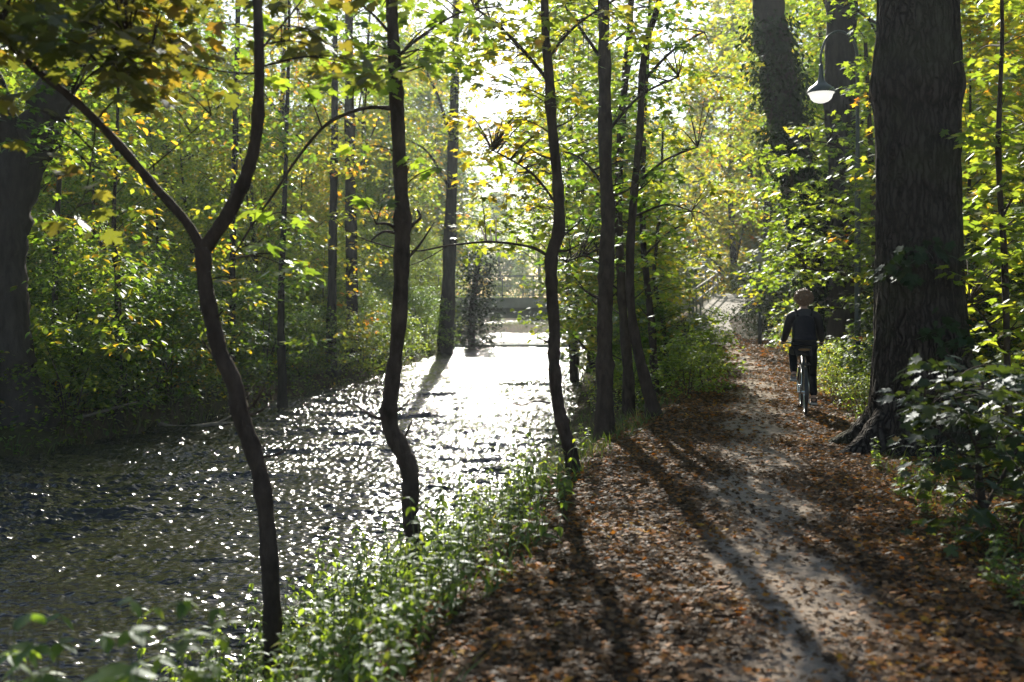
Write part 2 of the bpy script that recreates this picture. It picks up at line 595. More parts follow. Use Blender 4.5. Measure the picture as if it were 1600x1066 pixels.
def ground_z(X, Y):
    X = np.asarray(X, float)
    Y = np.asarray(Y, float)
    xl = np.interp(Y, YL, XL_)
    xr = np.interp(Y, YR, XR_)
    pl = np.interp(Y, YP, PL_)
    pr = np.interp(Y, YP, PR_)
    bump = 0.05 * np.sin(X * 1.7 + 0.6 * Y) * np.sin(Y * 1.1 - 0.4 * X) + 0.03 * np.sin(X * 4.1) * np.sin(Y * 3.3 + X)
    d = X - xr
    wd = np.maximum(pl - xr, 0.6)
    zr = WZ - 0.08 + (0.0 - WZ + 0.08) * sm(d / wd)
    zr = np.where(d < 0, WZ - 0.08 - 0.6 * np.clip(-d / 1.2, 0, 1), zr)
    offp = sm((pl - X) / 0.5) * sm((d) / 0.3) + sm((X - pr) / 0.8)
    zr = zr + 0.35 * sm((X - pr) / 5) + bump * np.clip(offp, 0, 1)
    e = xl - X
    zl = WZ - 0.08 + 0.50 * sm(e / 0.7) + 0.75 * sm((e - 0.6) / 7)
    zl = np.where(e < 0, WZ - 0.08 - 0.6 * np.clip(-e / 1.2, 0, 1), zl + bump * sm(e / 0.5))
    z = np.maximum(zr, zl) * 1.0
    z = np.where((X > xl) & (X < xr), np.maximum(np.where(d < 0, zr, -9), np.where(e < 0, zl, -9)), np.where(X >= xr, zr, zl))
    # embankment of the ramp and the bridge approaches
    rl, rr = ramp_edges(Y)
    rz = RAMP_Z * np.clip((Y - RAMP_Y0) / (RAMP_Y1 - RAMP_Y0), 0, 1)
    out = np.maximum(np.maximum(rl - X, X - rr), 0) + np.maximum(Y - 66, 0)
    emb = rz - 0.55 * out
    z = np.where((Y > RAMP_Y0) & (X > xr + 0.3), np.maximum(z, emb), z)
    emb2 = 1.9 - 0.5 * (np.maximum(X + 6.5, 0) + np.maximum(59.5 - Y, 0) + np.maximum(Y - 65, 0))
    z = np.where((X < xl) & (Y > 50), np.maximum(z, emb2), z)
    # low reedy spit behind the bridge and the pool beyond it
    spit = -0.4 - 0.12 * np.maximum(np.abs(Y - (86 + 0.6 * X)) - 4, 0)
    z = np.where((Y > 74) & (Y < 100), np.maximum(z, spit), z)
    pool = np.clip((Y - 96) / 4, 0, 1) * np.clip((124 - Y) / 4, 0, 1) * np.clip((40 - np.abs(X)) / 4, 0, 1)
    z = z * (1 - pool) + (-1.5) * pool
    far = sm((Y - 124) / 10)
    return z * (1 - far) + 0.8 * far


def gz(x, y):
    return float(ground_z(x, y))


def grid_sheet(name, xs, ys, zf, mat):
    X, Y = np.meshgrid(xs, ys) if np.ndim(xs) == 1 else (xs, ys)
    Z = zf(X, Y)
    V = np.stack([X, Y, Z], -1).reshape(-1, 3)
    ny, nx = X.shape
    i = np.arange(ny - 1)[:, None] * nx + np.arange(nx - 1)[None, :]
    Q = np.stack([i, i + 1, i + nx + 1, i + nx], -1).reshape(-1, 4)
    return np_mesh(name, V, Q, mat, smooth=True)


xs = np.concatenate([np.linspace(-150, -30, 14), np.linspace(-28, -14, 22), np.linspace(-13.5, 15, 150), np.linspace(15.5, 30, 20), np.linspace(33, 150, 14)])
ys = np.concatenate([np.linspace(-12, 0, 12), np.linspace(0.3, 40, 170), np.linspace(40.5, 110, 110), np.linspace(112, 220, 40), np.linspace(230, 300, 5)])
tag(grid_sheet('ground', xs, ys, ground_z, M['soil']), kind='structure')

# path sheet: follows the ground between its edges, edges wander
ty = np.concatenate([np.linspace(-10, 0, 14), np.linspace(0.2, 37, 230)])
tt = np.linspace(0, 1, 26)
pl = np.interp(ty, YP, PL_) + 0.35 + 0.10 * np.sin(ty * 1.9) + 0.06 * np.sin(ty * 4.7)
pr = np.interp(ty, YP, PR_) - 0.35 + 0.10 * np.sin(ty * 1.3 + 2) + 0.06 * np.sin(ty * 5.1)
PX = pl[:, None] * (1 - tt) + pr[:, None] * tt
PY = np.repeat(ty[:, None], len(tt), 1)


def path_z(X, Y):
    return np.maximum(ground_z(X, Y), 0) + 0.012 + 0.008 * np.sin(X * 7 + Y) * np.sin(Y * 5.3) - 0.012 * sm((np.abs(tt[None, :] - 0.5) - 0.42) / 0.08)


trk = lambda Y: np.interp(Y, [3, 4.3, 8, 11.15, 19.7, 30, 36], [1.15, 1.35, 1.95, 2.75, 4.8, 6.8, 7.8])
po = grid_sheet('path', PX, PY, path_z, M['gravel'])
wear = po.data.attributes.new('wear', 'FLOAT', 'POINT')
wear.data.foreach_set('value', (1.0 - sm((np.abs(PX - trk(PY)) - 0.07) / 0.78)).ravel().astype(np.float32))
tag(po, kind='structure')
# ramp up to the bridge
ty = np.linspace(36.6, 60, 60)
rl, rr = ramp_edges(ty)
tt2 = np.linspace(0.02, 0.98, 10)
RX = rl[:, None] * (1 - tt2) + rr[:, None] * tt2
RY = np.repeat(ty[:, None], 10, 1)
tag(grid_sheet('ramp', RX, RY, lambda X, Y: ground_z(X, Y) + 0.03, M['ramp']), kind='structure')
# river: running water, short crested waves as real geometry near by
gw = np.random.default_rng(5)
WAV = []
for lam, n_, slope, spr in ((1.9, 12, 0.085, .25), (0.9, 20, 0.13, .28), (0.45, 24, 0.12, 0.4), (0.19, 36, 0.24, 1.2), (0.105, 36, 0.30, 1.4)):
    for _ in range(n_):
        a_ = gw.normal(PI / 2 + 0.1, spr)
        k_ = 2 * PI / (lam * gw.uniform(0.7, 1.4))
        WAV.append((k_ * math.cos(a_), k_ * math.sin(a_), gw.uniform(0, 2 * PI), slope / k_ * math.sqrt(2.0 / n_)))


def wave_z(X, Y):
    Z = np.zeros_like(X, dtype=float)
    U = X + 0.25 * np.sin(Y * 0.9 + 0.5 * X)
    V_ = Y + 0.25 * np.sin(X * 1.1 - 0.3 * Y)
    for kx, ky, ph, am in WAV:
        Z += am * np.sin(kx * U + ky * V_ + ph)
    gust = 0.98 + 0.38 * np.sin(X * 0.5 + 0.7 * np.sin(Y * 0.31)) * np.sin(Y * 0.23 + X * 0.2)
    return WZ + Z * gust


wy = np.concatenate([np.arange(2, 14, 0.026), np.arange(14, 34, 0.06), np.arange(34, 64, 0.12), np.linspace(64, 200, 120)])
wt = np.linspace(0, 1, 400)
wl = np.interp(wy, YL, XL_) - 0.6
wr = np.interp(wy, YR, XR_) + 0.6
wl = np.where(wy > 64, wl - (wy - 64) * 1.2, wl)
wr = np.where(wy > 64, wr + (wy - 64) * 1.2, wr)
WX = wl[:, None] * (1 - wt) + wr[:, None] * wt
tag(grid_sheet('water', WX, np.repeat(wy[:, None], 400, 1), wave_z, M['water']), kind='structure')

# ------------------------------------------------------------------ leaves
def outline_leaf(half, c, fold=0.10, droop=0.22):
    """half: right-hand outline from base to tip; mirrored; fan of triangles round c"""
    pts = [(0.0, 0.0)] + half + [(0.0, 1.0)] + [(-x, y) for x, y in reversed(half)]
    V = [(c[0], c[1])] + pts
    V = np.array([(x, y, fold * abs(x) * 1.5 - droop * (abs(x) ** 2 * 1.2 + max(y, 0) ** 2 * 0.6)) for x, y in V])
    n = len(pts)
    T = np.array([(0, 1 + k, 1 + (k + 1) % n) for k in range(n)])
    return V, T


MAPLE = outline_leaf([(0.16, -0.07), (0.30, -0.10), (0.36, 0.0), (0.52, 0.06), (0.34, 0.20), (0.46, 0.28), (0.50, 0.40), (0.68, 0.52), (0.44, 0.54), (0.36, 0.62), (0.20, 0.50), (0.22, 0.68), (0.30, 0.76), (0.14, 0.82)], (0.0, 0.28))
MAPLE_S = outline_leaf([(0.32, -0.08), (0.30, 0.17), (0.66, 0.50), (0.20, 0.50), (0.22, 0.74)], (0.0, 0.30))
OVAL = outline_leaf([(0.22, 0.18), (0.31, 0.42), (0.20, 0.75)], (0.0, 0.4))
DIAM = (np.array([(0, 0, 0), (0.25, 0.22, 0.04), (0.31, 0.55, 0.02), (0, 1, -0.14), (-0.31, 0.55, 0.02), (-0.25, 0.22, 0.04)], float), np.array([(0, 1, 2), (0, 2, 3), (0, 3, 4), (0, 4, 5)]))
NETTLE = outline_leaf([(0.20, 0.10), (0.27, 0.28), (0.20, 0.55), (0.10, 0.8)], (0.0, 0.35), 0.14, 0.35)


def leaves_np(pos, az, pitch, roll, size, tpl):
    """all leaves of one mesh: arrays of place, heading, pitch (up +), roll, length"""
    V0, T0 = tpl
    n = len(pos)
    ca, sa = np.cos(az), np.sin(az)
    cp, sp = np.cos(pitch), np.sin(pitch)
    d = np.stack([ca * cp, sa * cp, sp], -1)
    side = np.stack([sa, -ca, np.zeros(n)], -1)
    up = np.cross(side, d)
    cr, sr = np.cos(roll)[:, None], np.sin(roll)[:, None]
    s2 = side * cr + up * sr
    u2 = up * cr - side * sr
    R = np.stack([s2, d, u2], 1)                        # rows: x, y, z axes of the leaf
    V = np.einsum('vk,nkj->nvj', V0, R) * size[:, None, None] + pos[:, None, :]
    T = T0[None] + (np.arange(n) * len(V0))[:, None, None]
    return V.reshape(-1, 3), T.reshape(-1, 3)


def spray(c, rad, n, g, flat=0.28, droop=-0.25):
    """a flat layered spray of leaves round a twig end"""
    c = np.asarray(c, float)
    ang = g.uniform(0, 2 * PI, n)
    rr = np.sqrt(g.uniform(0, 1, n)) * rad
    pos = np.stack([c[0] + rr * np.cos(ang), c[1] + rr * np.sin(ang), c[2] + g.normal(0, flat * rad * 0.5, n) - 0.25 * rr * rr / max(rad, 0.01)], -1)
    az = ang + g.normal(0, 0.8, n)
    pitch = g.normal(droop, 0.30, n)
    roll = g.normal(0, 0.34, n)
    return pos, az, pitch, roll


class Leaves:
    def __init__(self, seed):
        self.g = np.random.default_rng(seed)
        self.a = [[], [], [], [], []]

    def spray(self, c, rad, n, size, flat=0.28, droop=-0.25):
        p, a, b, r = spray(c, rad, n, self.g, flat, droop)
        for l, x in zip(self.a, (p, a, b, r, size * self.g.uniform(0.65, 1.2, n))):
            l.append(x)
        return self

    def one(self, c, az, pitch, roll, size):
        for l, x in zip(self.a, (np.array([c], float), np.array([az]), np.array([pitch]), np.array([roll]), np.array([size]))):
            l.append(x)

    def build(self, name, tpl, mat, parent, origin=(0, 0, 0)):
        arr = [np.concatenate(l) for l in self.a]
        V, T = leaves_np(arr[0], arr[1], arr[2], arr[3], arr[4], tpl)
        V = V - np.asarray(origin, float)
        return np_mesh(name, V, T, mat, parent)


# ------------------------------------------------------------------ generated trees (prototypes, copied later)
def gen_tree(name, seed, H, base, R, nclump, nleaf, size, tpl, leafm, barkm, tr, lean=0.0, shell=0.55, clump=0.75, flat=0.3, limbs=14, top=0.75):
    g = np.random.default_rng(seed)
    r_ = random.Random(seed)
    root = bpy.data.objects.new(name, None)
    root.empty_display_size = 0.2
    link(root)
    mb = MB()
    lx, ly = r_.uniform(-lean, lean), r_.uniform(-lean, lean)
    n = 9
    tp = []
    for i in range(n):
        t = i / (n - 1)
        tp.append(Vector((lx * t * H + 0.05 * H * 0.25 * math.sin(t * 5 + seed), ly * t * H + 0.05 * H * 0.25 * math.cos(t * 4 + seed * 2), -0.25 + t * (H * 0.93 + 0.25))))
    rad = [tr * (1.45 if i == 0 else 1.0) * (1 - 0.88 * (i / (n - 1)) ** 0.9) for i in range(n)]
    pp, rr = crspline(tp, rad, 3)
    mb.tube(pp, rr, 10, True, 0.05, seed)
    lv = Leaves(seed)

    def axis(z):
        t = max(0, min(1, z / (H * 0.93)))
        i = min(int(t * (len(pp) - 1)), len(pp) - 1)
        return pp[i]

    cents = []
    for k in range(nclump):
        t = g.uniform(0, 1)
        z = base + (H - base) * t
        prof = math.sin(PI * min(1, (t * 0.92 + 0.10)) ** top) ** 0.7
        a = g.uniform(0, 2 * PI)
        d = R * prof * (shell + (1 - shell) * g.uniform(0, 1)) * (0.35 + 0.65 * math.sqrt(g.uniform(0, 1)))
        ax = axis(z)
        c = Vector((ax.x + d * math.cos(a), ax.y + d * math.sin(a), z))
        cents.append(c)
        lv.spray(c, clump * g.uniform(0.6, 1.3), max(3, int(nleaf * g.uniform(0.6, 1.4))), size, flat)
    g2 = sorted(range(nclump), key=lambda i: -((cents[i] - axis(cents[i].z)).length))
    for i in g2[:limbs]:
        c = cents[i]
        d = (c - axis(c.z)).length
        s = axis(max(0.3, c.z - 0.55 * d))
        mid = s.lerp(c, 0.5) + Vector((r_.uniform(-.1, .1), r_.uniform(-.1, .1), 0.06 * d)) * 1.0
        q, qr = crspline([s, mid, c], [tr * 0.30, tr * 0.18, tr * 0.04 + 0.004], 4)
        mb.tube(q, qr, 6, False)
    mb.build('trunk', barkm, root)
    lv.build('crown', tpl, leafm, root)
    return root


def gen_bush(name, seed, H, R, nclump, nleaf, size, tpl, leafm, stems=6, clump=0.4, flat=0.4):
    g = np.random.default_rng(seed)
    r_ = random.Random(seed)
    root = bpy.data.objects.new(name, None)
    root.empty_display_size = 0.2
    link(root)
    mb = MB()
    lv = Leaves(seed)
    for k in range(nclump):
        t = g.uniform(0.04, 1) ** 0.8
        a = g.uniform(0, 2 * PI)
        prof = math.sqrt(max(0.05, 1 - (t * 0.97) ** 2.2))
        d = R * prof * math.sqrt(g.uniform(0.15, 1))
        c = Vector((d * math.cos(a), d * math.sin(a), H * t))
        lv.spray(c, clump * g.uniform(0.6, 1.3), max(3, int(nleaf * g.uniform(0.6, 1.4))), size, flat)
        if k < stems:
            q, qr = crspline([Vector((c.x * 0.12, c.y * 0.12, -0.15)), Vector((c.x * 0.5, c.y * 0.5, c.z * 0.6)), c], [0.018, 0.012, 0.004], 4)
            mb.tube(q, qr, 5, False)
    mb.build('stems', M['twig'], root)
    lv.build('foliage', tpl, leafm, root)
    return root


def place_all(protos, spots, label, cat, group):
    """first spot of each prototype moves the prototype itself, the rest are copies"""
    used = set()
    for (k, x, y, sc) in spots:
        z = gz(x, y) - 0.03
        rz = rnd.uniform(0, 2 * PI)
        pr_ = protos[k % len(protos)]
        if pr_.name not in used:
            used.add(pr_.name)
            o = pr_
            o.location = (x, y, z)
            o.rotation_euler = (0, 0, rz)
            o.scale = (sc, sc, sc)
        else:
            o = copy_tree(pr_, (x, y, z), rz, sc)
        o['label'] = label
        o['category'] = cat
        o['group'] = group
    for p_ in protos:
        if p_.name not in used:
            for ch in list(p_.children):
                bpy.data.objects.remove(ch)
            bpy.data.objects.remove(p_)



# ------------------------------------------------------------------ trees the photo shows one by one
def traced_tree(name, label, Y, trunk, branches, clusters, tpl, leafm, barkm, leaf, seed, wob=0.055, sides=12, group=None, flat=0.28, extra=None, droop=-0.25):
    """trunk: (px, py, width px[, metres nearer or farther]); clusters: (px, py, dY, radius m, count)"""
    b0 = trunk[0]
    base = P(b0[0], b0[1], Y + (b0[3] if len(b0) > 3 else 0))
    zg = gz(base.x, base.y)
    base = Vector((base.x, base.y, zg))
    root = thing(name, label, 'tree', base, 0, group)
    mb = MB()

    def line(pts, lowered):
        q, r = [], []
        for t in pts:
            yy = Y + (t[3] if len(t) > 3 else 0)
            q.append(P(t[0], t[1], yy) - base)
            r.append(t[2] * 0.5 / F * yy)
        if lowered:
            q.insert(0, Vector((q[0].x, q[0].y, min(-0.25, q[0].z - 0.25))))
            r.insert(0, r[0] * 1.35)
        q, r = crspline(q, r, 6)
        g_ = random.Random(seed * 7 + len(pts))
        return q, [a * (1 + 0.05 * math.sin(i * 0.9 + seed) + g_.uniform(-.05, .06) + (0.16 if g_.random() < 0.06 else 0)) for i, a in enumerate(r)]
    q, r = line(trunk, True)
    mb.tube(q, r, sides, True, wob, seed)
    ends = [q[-1]]
    gs = random.Random(seed + 500)
    for _k in range(7 if Y < 24 else 3):                    # dead stubs and side shoots
        i_ = gs.randrange(int(len(q) * .3), int(len(q) * .9))
        a_, L_ = gs.uniform(0, 2 * PI), min(0.4, gs.uniform(2.0, 9.0) * r[i_])
        e_ = q[i_] + Vector((math.cos(a_) * L_, math.sin(a_) * L_ * .5, gs.uniform(.1, .9) * L_))
        k_, kr_ = crspline([q[i_], q[i_].lerp(e_, .5) + Vector((0, 0, -.08 * L_)), e_], [r[i_] * .28, r[i_] * .17, r[i_] * .06], 3)
        mb.tube(k_, kr_, 5, True)
    for br in branches:
        q2, r2 = line(br, False)
        mb.tube(q2, r2, 8, True, wob, seed + 1)
        ends.append(q2[-1])
    lv = Leaves(seed)
    allp = q + [p for br in branches for p in line(br, False)[0]]
    for (px, py, dY, rad, n) in clusters:
        c = P(px, py, Y + dY) - base
        lv.spray(c, rad, n, leaf, flat, droop)
        # a twig from the nearest wood that is lower, or simply near
        s_ = min(allp, key=lambda p: (p - c).length + 0.6 * max(0, p.z - c.z))
        L_ = (c - s_).length
        if 0.12 < L_ < 1.6 + 0.02 * Y:
            mid = s_.lerp(c, 0.5) + Vector((0, 0, 0.10 * L_))
            k, kr = crspline([s_, mid, c], [min(0.014, 0.004 + 0.006 * L_), 0.005, 0.002], 4)
            mb.tube(k, kr, 5, False)
    if extra:
        extra(lv, base)
    mb.build('trunk', barkm, root)
    if lv.a[0]:
        lv.build('crown', tpl, leafm, root)
    return root


def scatter_clusters(seed, n, x0, x1, y0, y1, dy0, dy1, rad, cnt):
    g = random.Random(seed)
    return [(g.uniform(x0, x1), g.uniform(y0, y1), g.uniform(dy0, dy1), rad * g.uniform(0.7, 1.3), int(cnt * g.uniform(0.6, 1.4))) for _ in range(n)]


RIV = 'slender young trees along the near river bank'
# 1: forked sapling
t1 = [(427, 1015, 30), (424, 930, 28), (418, 830, 27), (409, 755, 26), (394, 700, 27), (376, 650, 27), (366, 600, 26), (344, 550, 25), (331, 500, 25), (321, 450, 24), (317, 388, 27)]
t1r = [(317, 392, 22), (345, 352, 24), (375, 300, 22), (395, 240, 20), (403, 180, 18), (405, 90, 16), (402, 0, 15), (397, -120, 12), (404, -300, 8), (400, -420, 4)]
t1l = [(317, 392, 16), (290, 346, 15, -.05), (240, 290, 14, -.1), (180, 220, 14, -.2), (120, 160, 13, -.3), (60, 112, 12, -.4), (0, 55, 11, -.5), (-80, -10, 8, -.6), (-170, -120, 5, -.7)]
b1 = [[(398, 115, 4), (350, 112, 3, -.1), (280, 95, 2.5, -.2), (200, 60, 2, -.4)],
      [(232, 265, 3, -.1), (280, 225, 2, 0), (330, 180, 1.5, .1)],
      [(150, 190, 3, -.25), (142, 260, 2.2, -.3), (130, 310, 1.6, -.3), (105, 340, 1.2, -.3)],
      [(405, 80, 4), (440, 40, 3, .1), (480, -10, 2, .2)],
      [(110, 150, 4, -.3), (150, 110, 3, -.4), (200, 85, 2, -.4)]]
c1 = scatter_clusters(3, 60, -60, 270, -90, 85, -1.2, 0.5, 0.26, 15)
c1 += scatter_clusters(4, 16, 130, 330, 40, 150, -0.8, 0.2, 0.18, 8)
c1 += [(372, 436, 0.1, .07, 4), (140, 255, -.6, .14, 5), (60, 225, -.9, .2, 7), (30, 165, -.9, .2, 7), (150, 300, -.4, .12, 4), (100, 345, -.4, .1, 3), (170, 330, -.5, .1, 3), (150, 365, -.5, .05, 2),
       (260, 160, -.2, .15, 7), (300, 70, -.2, .2, 10), (350, 40, 0, .22, 10), (210, 130, -.3, .14, 6)]
c1 += scatter_clusters(5, 18, 400, 600, -60, 130, 0.0, 0.8, 0.22, 10)
c1 += scatter_clusters(61, 80, -140, 300, -340, -110, 0.6, 3.0, 0.34, 18) + scatter_clusters(62, 14, 300, 480, -250, -110, 0.5, 2.0, 0.3, 14)
traced_tree('maple_sapling', 'slender dark maple sapling forking into a wide Y, on the near bank', 6.2, t1, [t1r, t1l] + b1, c1, MAPLE, M['leaf_olive_shade'], M['bark'], 0.108, 31, group=RIV)
# 2: bent sapling
t2 = [(652, 890, 34), (648, 845, 27), (641, 810, 25), (641, 770, 27), (640, 735, 28), (626, 700, 28), (609, 665, 26), (610, 620, 24), (618, 560, 22), (625, 480, 24), (628, 400, 25), (629, 350, 26), (626, 280, 22), (622, 200, 22), (618, 120, 22), (614, 50, 19), (612, 0, 18), (610, -150, 15), (602, -350, 10), (596, -520, 5)]
b2 = [[(614, 170, 7), (580, 168, 6, -.1), (550, 175, 5.5, -.2), (510, 195, 5, -.3), (470, 240, 4.5, -.4), (430, 300, 4, -.5), (395, 350, 3.5, -.6), (362, 405, 2.5, -.7)],
      [(622, 360, 6), (606, 350, 5, -.1), (588, 350, 3, -.2)], [(622, 366, 5), (600, 362, 4, -.1), (580, 376, 2.5, -.2)],
      [(632, 366, 7), (646, 350, 6, .1), (657, 340, 5, .15), (652, 328, 3, .2)],
      [(620, 90, 6), (660, 55, 4, .2), (720, 20, 3, .4), (780, 10, 2, .6)], [(616, 60, 6), (580, 20, 4, -.2), (530, -20, 3, -.4)],
      [(625, 300, 3), (650, 275, 2, .1), (680, 262, 1.5, .1)]]
c2 = [(648, 250, 0, .10, 5), (682, 268, .1, .10, 5), (560, 305, -.3, .12, 6), (600, 315, -.3, .06, 3), (450, 418, -.9, .14, 9), (470, 410, -.8, .06, 3), (410, 385, -.8, .1, 5), (400, 330, -.8, .12, 5), (480, 340, -.7, .1, 4), (560, 230, -.2, .1, 4)]
c2 += scatter_clusters(6, 26, 420, 760, -80, 120, -0.9, 0.9, 0.26, 12)
c2 += scatter_clusters(7, 9, 540, 700, 60, 170, -0.6, 0.3, 0.18, 7)
traced_tree('maple_sapling', 'tall dark sapling with an elbow bend low down, standing in the nettles', 8.0, t2, b2, c2, MAPLE, M['leaf_fresh'], M['bark'], 0.112, 37, group=RIV)
# 3: sapling leaning over the water, with a dry twig
t3 = [(899, 757, 27), (891, 705, 22), (878, 660, 20), (869, 610, 18), (866, 560, 18), (866, 510, 19), (862, 450, 18), (862, 400, 20), (873, 360, 20), (873, 310, 17), (868, 250, 16), (862, 190, 16), (858, 120, 15), (853, 60, 13), (851, 0, 12), (848, -150, 9), (843, -300, 5)]
b3 = [[(860, 403, 6), (835, 388, 5), (800, 381, 4), (760, 378, 3.5), (700, 384, 3, -.1), (640, 392, 2.4, -.2), (560, 370, 1.8, -.3), (520, 340, 1.2, -.4)],
      [(700, 384, 2, -.1), (665, 405, 1.5, -.1), (640, 415, 1, -.1)],
      [(860, 130, 7), (800, 60, 5, .2), (740, 10, 3, .4)], [(870, 320, 5), (830, 270, 4, .2), (770, 235, 2, .3)], [(856, 90, 6), (900, 40, 4, .3), (960, 0, 3, .5)],
      [(862, 630, 3, -.1), (838, 627, 3, -.1), (818, 633, 2.5, -.1), (800, 630, 1.5, -.1)]]
c3 = scatter_clusters(8, 56, 715, 900, -60, 200, -0.6, 1.4, 0.24, 13)
c3 += scatter_clusters(9, 44, 740, 880, 200, 390, 0.2, 2.6, 0.25, 13)
c3 += scatter_clusters(147, 40, 700, 870, -30, 240, -0.2, 2.0, 0.24, 12)
c3 += scatter_clusters(10, 10, 880, 1010, -40, 100, 0.2, 1.2, 0.25, 12)


def dry3(lv, base):
    for (x, y) in ((742, 385), (750, 392), (738, 398), (728, 405), (747, 404)):
        p_ = P(x, y, 9.5) - base
        lv.one(p_, rnd.uniform(0, 6), -1.3, rnd.uniform(-1, 1), 0.075)


traced_tree('maple_sapling', 'thin sapling leaning over the water with a long bare side twig and yellowing leaves', 9.5, t3, b3, c3, MAPLE_S, M['leaf_autumn'], M['bark'], 0.095, 41, group=RIV, extra=dry3)
# 4: straight dark trunk
t4 = [(945, 665, 34), (945, 620, 26), (945, 560, 25), (945, 500, 24), (948, 400, 23), (950, 330, 22), (946, 260, 20), (945, 150, 20), (944, 60, 18), (943, 0, 17), (940, -200, 14), (945, -420, 8)]
b4 = [[(950, 300, 6), (910, 250, 4, .3), (860, 230, 2.5, .6)], [(946, 210, 6), (1000, 150, 4, .3), (1060, 120, 2.5, .5)], [(945, 100, 6), (890, 20, 4, .5), (850, -40, 2.5, .6)], [(948, 420, 4), (915, 400, 3, .5), (885, 410, 2, .7)], [(943, 0, 7), (1000, -60, 4, .5), (1060, -90, 2.5, .8)]]
c4 = scatter_clusters(12, 76, 800, 1040, 190, 420, 0.4, 3.0, 0.32, 16) + scatter_clusters(13, 66, 860, 1090, -90, 200, 0.3, 2.5, 0.34, 16)
traced_tree('maple_tree', 'straight dark trunk, thickest of the slim trees between path and river', 13.5, t4, b4, c4, MAPLE_S, M['leaf_green'], M['bark'], 0.11, 43, group=RIV)
# 5: wavy trunk
t5 = [(1022, 650, 28), (1010, 600, 19), (995, 540, 16), (986, 480, 14), (984, 420, 14), (987, 350, 13), (992, 290, 12), (1000, 200, 11), (1003, 120, 11), (1012, 60, 10), (1030, 0, 9), (1048, -120, 7), (1060, -260, 4)]
b5 = [[(1003, 130, 6), (1050, 80, 4, .3), (1100, 50, 2.5, .5)], [(992, 290, 5), (1040, 250, 3.5, .3), (1090, 230, 2, .6)], [(988, 340, 4), (1040, 320, 3, .2), (1080, 330, 2, .3)]]
c5 = scatter_clusters(14, 40, 990, 1150, -60, 300, 0.2, 3.5, 0.36, 16) + scatter_clusters(15, 12, 1010, 1130, 300, 420, 0.5, 3, 0.3, 14)
traced_tree('maple_tree', 'thin wavy trunk at the left edge of the leaf-strewn path', 14.2, t5, b5, c5, MAPLE_S, M['leaf_autumn'], M['bark'], 0.11, 47, group=RIV)
# 6-8: thinner stems behind
t6 = [(982, 595, 18), (978, 540, 16), (972, 470, 14), (968, 380, 13), (966, 330, 13), (968, 250, 12), (974, 160, 12), (983, 60, 10), (986, 0, 9), (990, -150, 7)]
c6 = scatter_clusters(16, 46, 880, 1060, 300, 560, 0.2, 4.0, 0.36, 18) + scatter_clusters(17, 34, 900, 1080, -60, 250, 0.3, 3, 0.4, 18)
traced_tree('maple_tree', 'narrow trunk half hidden just behind the straight dark one', 17.0, t6, [[(968, 350, 5), (930, 300, 3, .5), (900, 300, 2, .8)]], c6, MAPLE_S, M['leaf_green'], M['bark'], 0.11, 53, group=RIV)
t7 = [(1022, 575, 14), (1019, 520, 12), (1012, 450, 10), (1005, 380, 10), (1004, 300, 9), (1006, 200, 8), (1012, 80, 7), (1018, -40, 5)]
c7 = scatter_clusters(145, 40, 880, 1120, -240, 90, 0, 4, 0.5, 20) + scatter_clusters(18, 30, 960, 1110, 330, 560, 0.2, 4.0, 0.36, 20) + scatter_clusters(19, 14, 980, 1140, 80, 330, 0.3, 4, 0.45, 20)
traced_tree('maple_tree', 'slim upright stem with light green leaves beyond the wavy trunk', 20.0, t7, [[(1006, 400, 4), (1050, 360, 3, .5), (1080, 350, 2, .6)]], c7, MAPLE_S, M['leaf_fresh'], M['bark'], 0.11, 59, group=RIV)
t8 = [(1042, 560, 9), (1037, 510, 7), (1029, 470, 7), (1022, 430, 6), (1026, 380, 5), (1032, 300, 4), (1036, 200, 3)]
c8 = scatter_clusters(20, 26, 1000, 1090, 330, 520, -0.5, 3.0, 0.36, 20)
traced_tree('maple_tree', 'thinnest crooked stem beside the path near the bridge ramp', 23.0, t8, [], c8, MAPLE_S, M['leaf_autumn'], M['bark'], 0.11, 61, group=RIV)
# tall grey trunk at the far water's edge
t9 = [(695, 556, 28), (700, 470, 22), (703, 380, 20), (707, 250, 17), (710, 150, 14), (712, 60, 11), (713, -40, 9), (714, -160, 6)]
c9 = scatter_clusters(148, 34, 655, 742, -40, 250, -2, 3, .8, 34) + scatter_clusters(149, 18, 720, 790, -60, 210, -3, 2, .8, 30) + scatter_clusters(22, 95, 590, 748, -60, 360, -2, 4, 0.9, 34)
traced_tree('poplar_tree', 'tall straight grey trunk at the far water edge, blue with haze', 48.0, t9, [[(706, 220, 6), (680, 140, 4, 1), (650, 90, 3, 2)], [(710, 120, 5), (730, 60, 4, 1), (735, 10, 2, 2)], [(705, 300, 5), (670, 240, 3, -1), (640, 220, 2, -1)]], c9, DIAM, M['leaf_autumn'], M['bark_grey'], 0.20, 67)
# ivy-wrapped stub by the bridge
t10 = [(738, 556, 13), (737, 500, 11), (742, 450, 9), (747, 410, 7), (752, 385, 4)]
c10 = [(738 + i * 0.3 + (36 - i * .5) * math.sin(i * 2.1) * math.sin(i * 0.77), 548 - i * 3.4, -0.8 + 1.6 * ((i * 37) % 10) / 10, .7, 64) for i in range(46)]
traced_tree('ivy_covered_tree', 'dark bushy tree swathed in ivy at the left end of the bridge', 53.0, t10, [], c10, DIAM, M['leaf_ivy'], M['bark_grey'], 0.22, 71, flat=0.9)

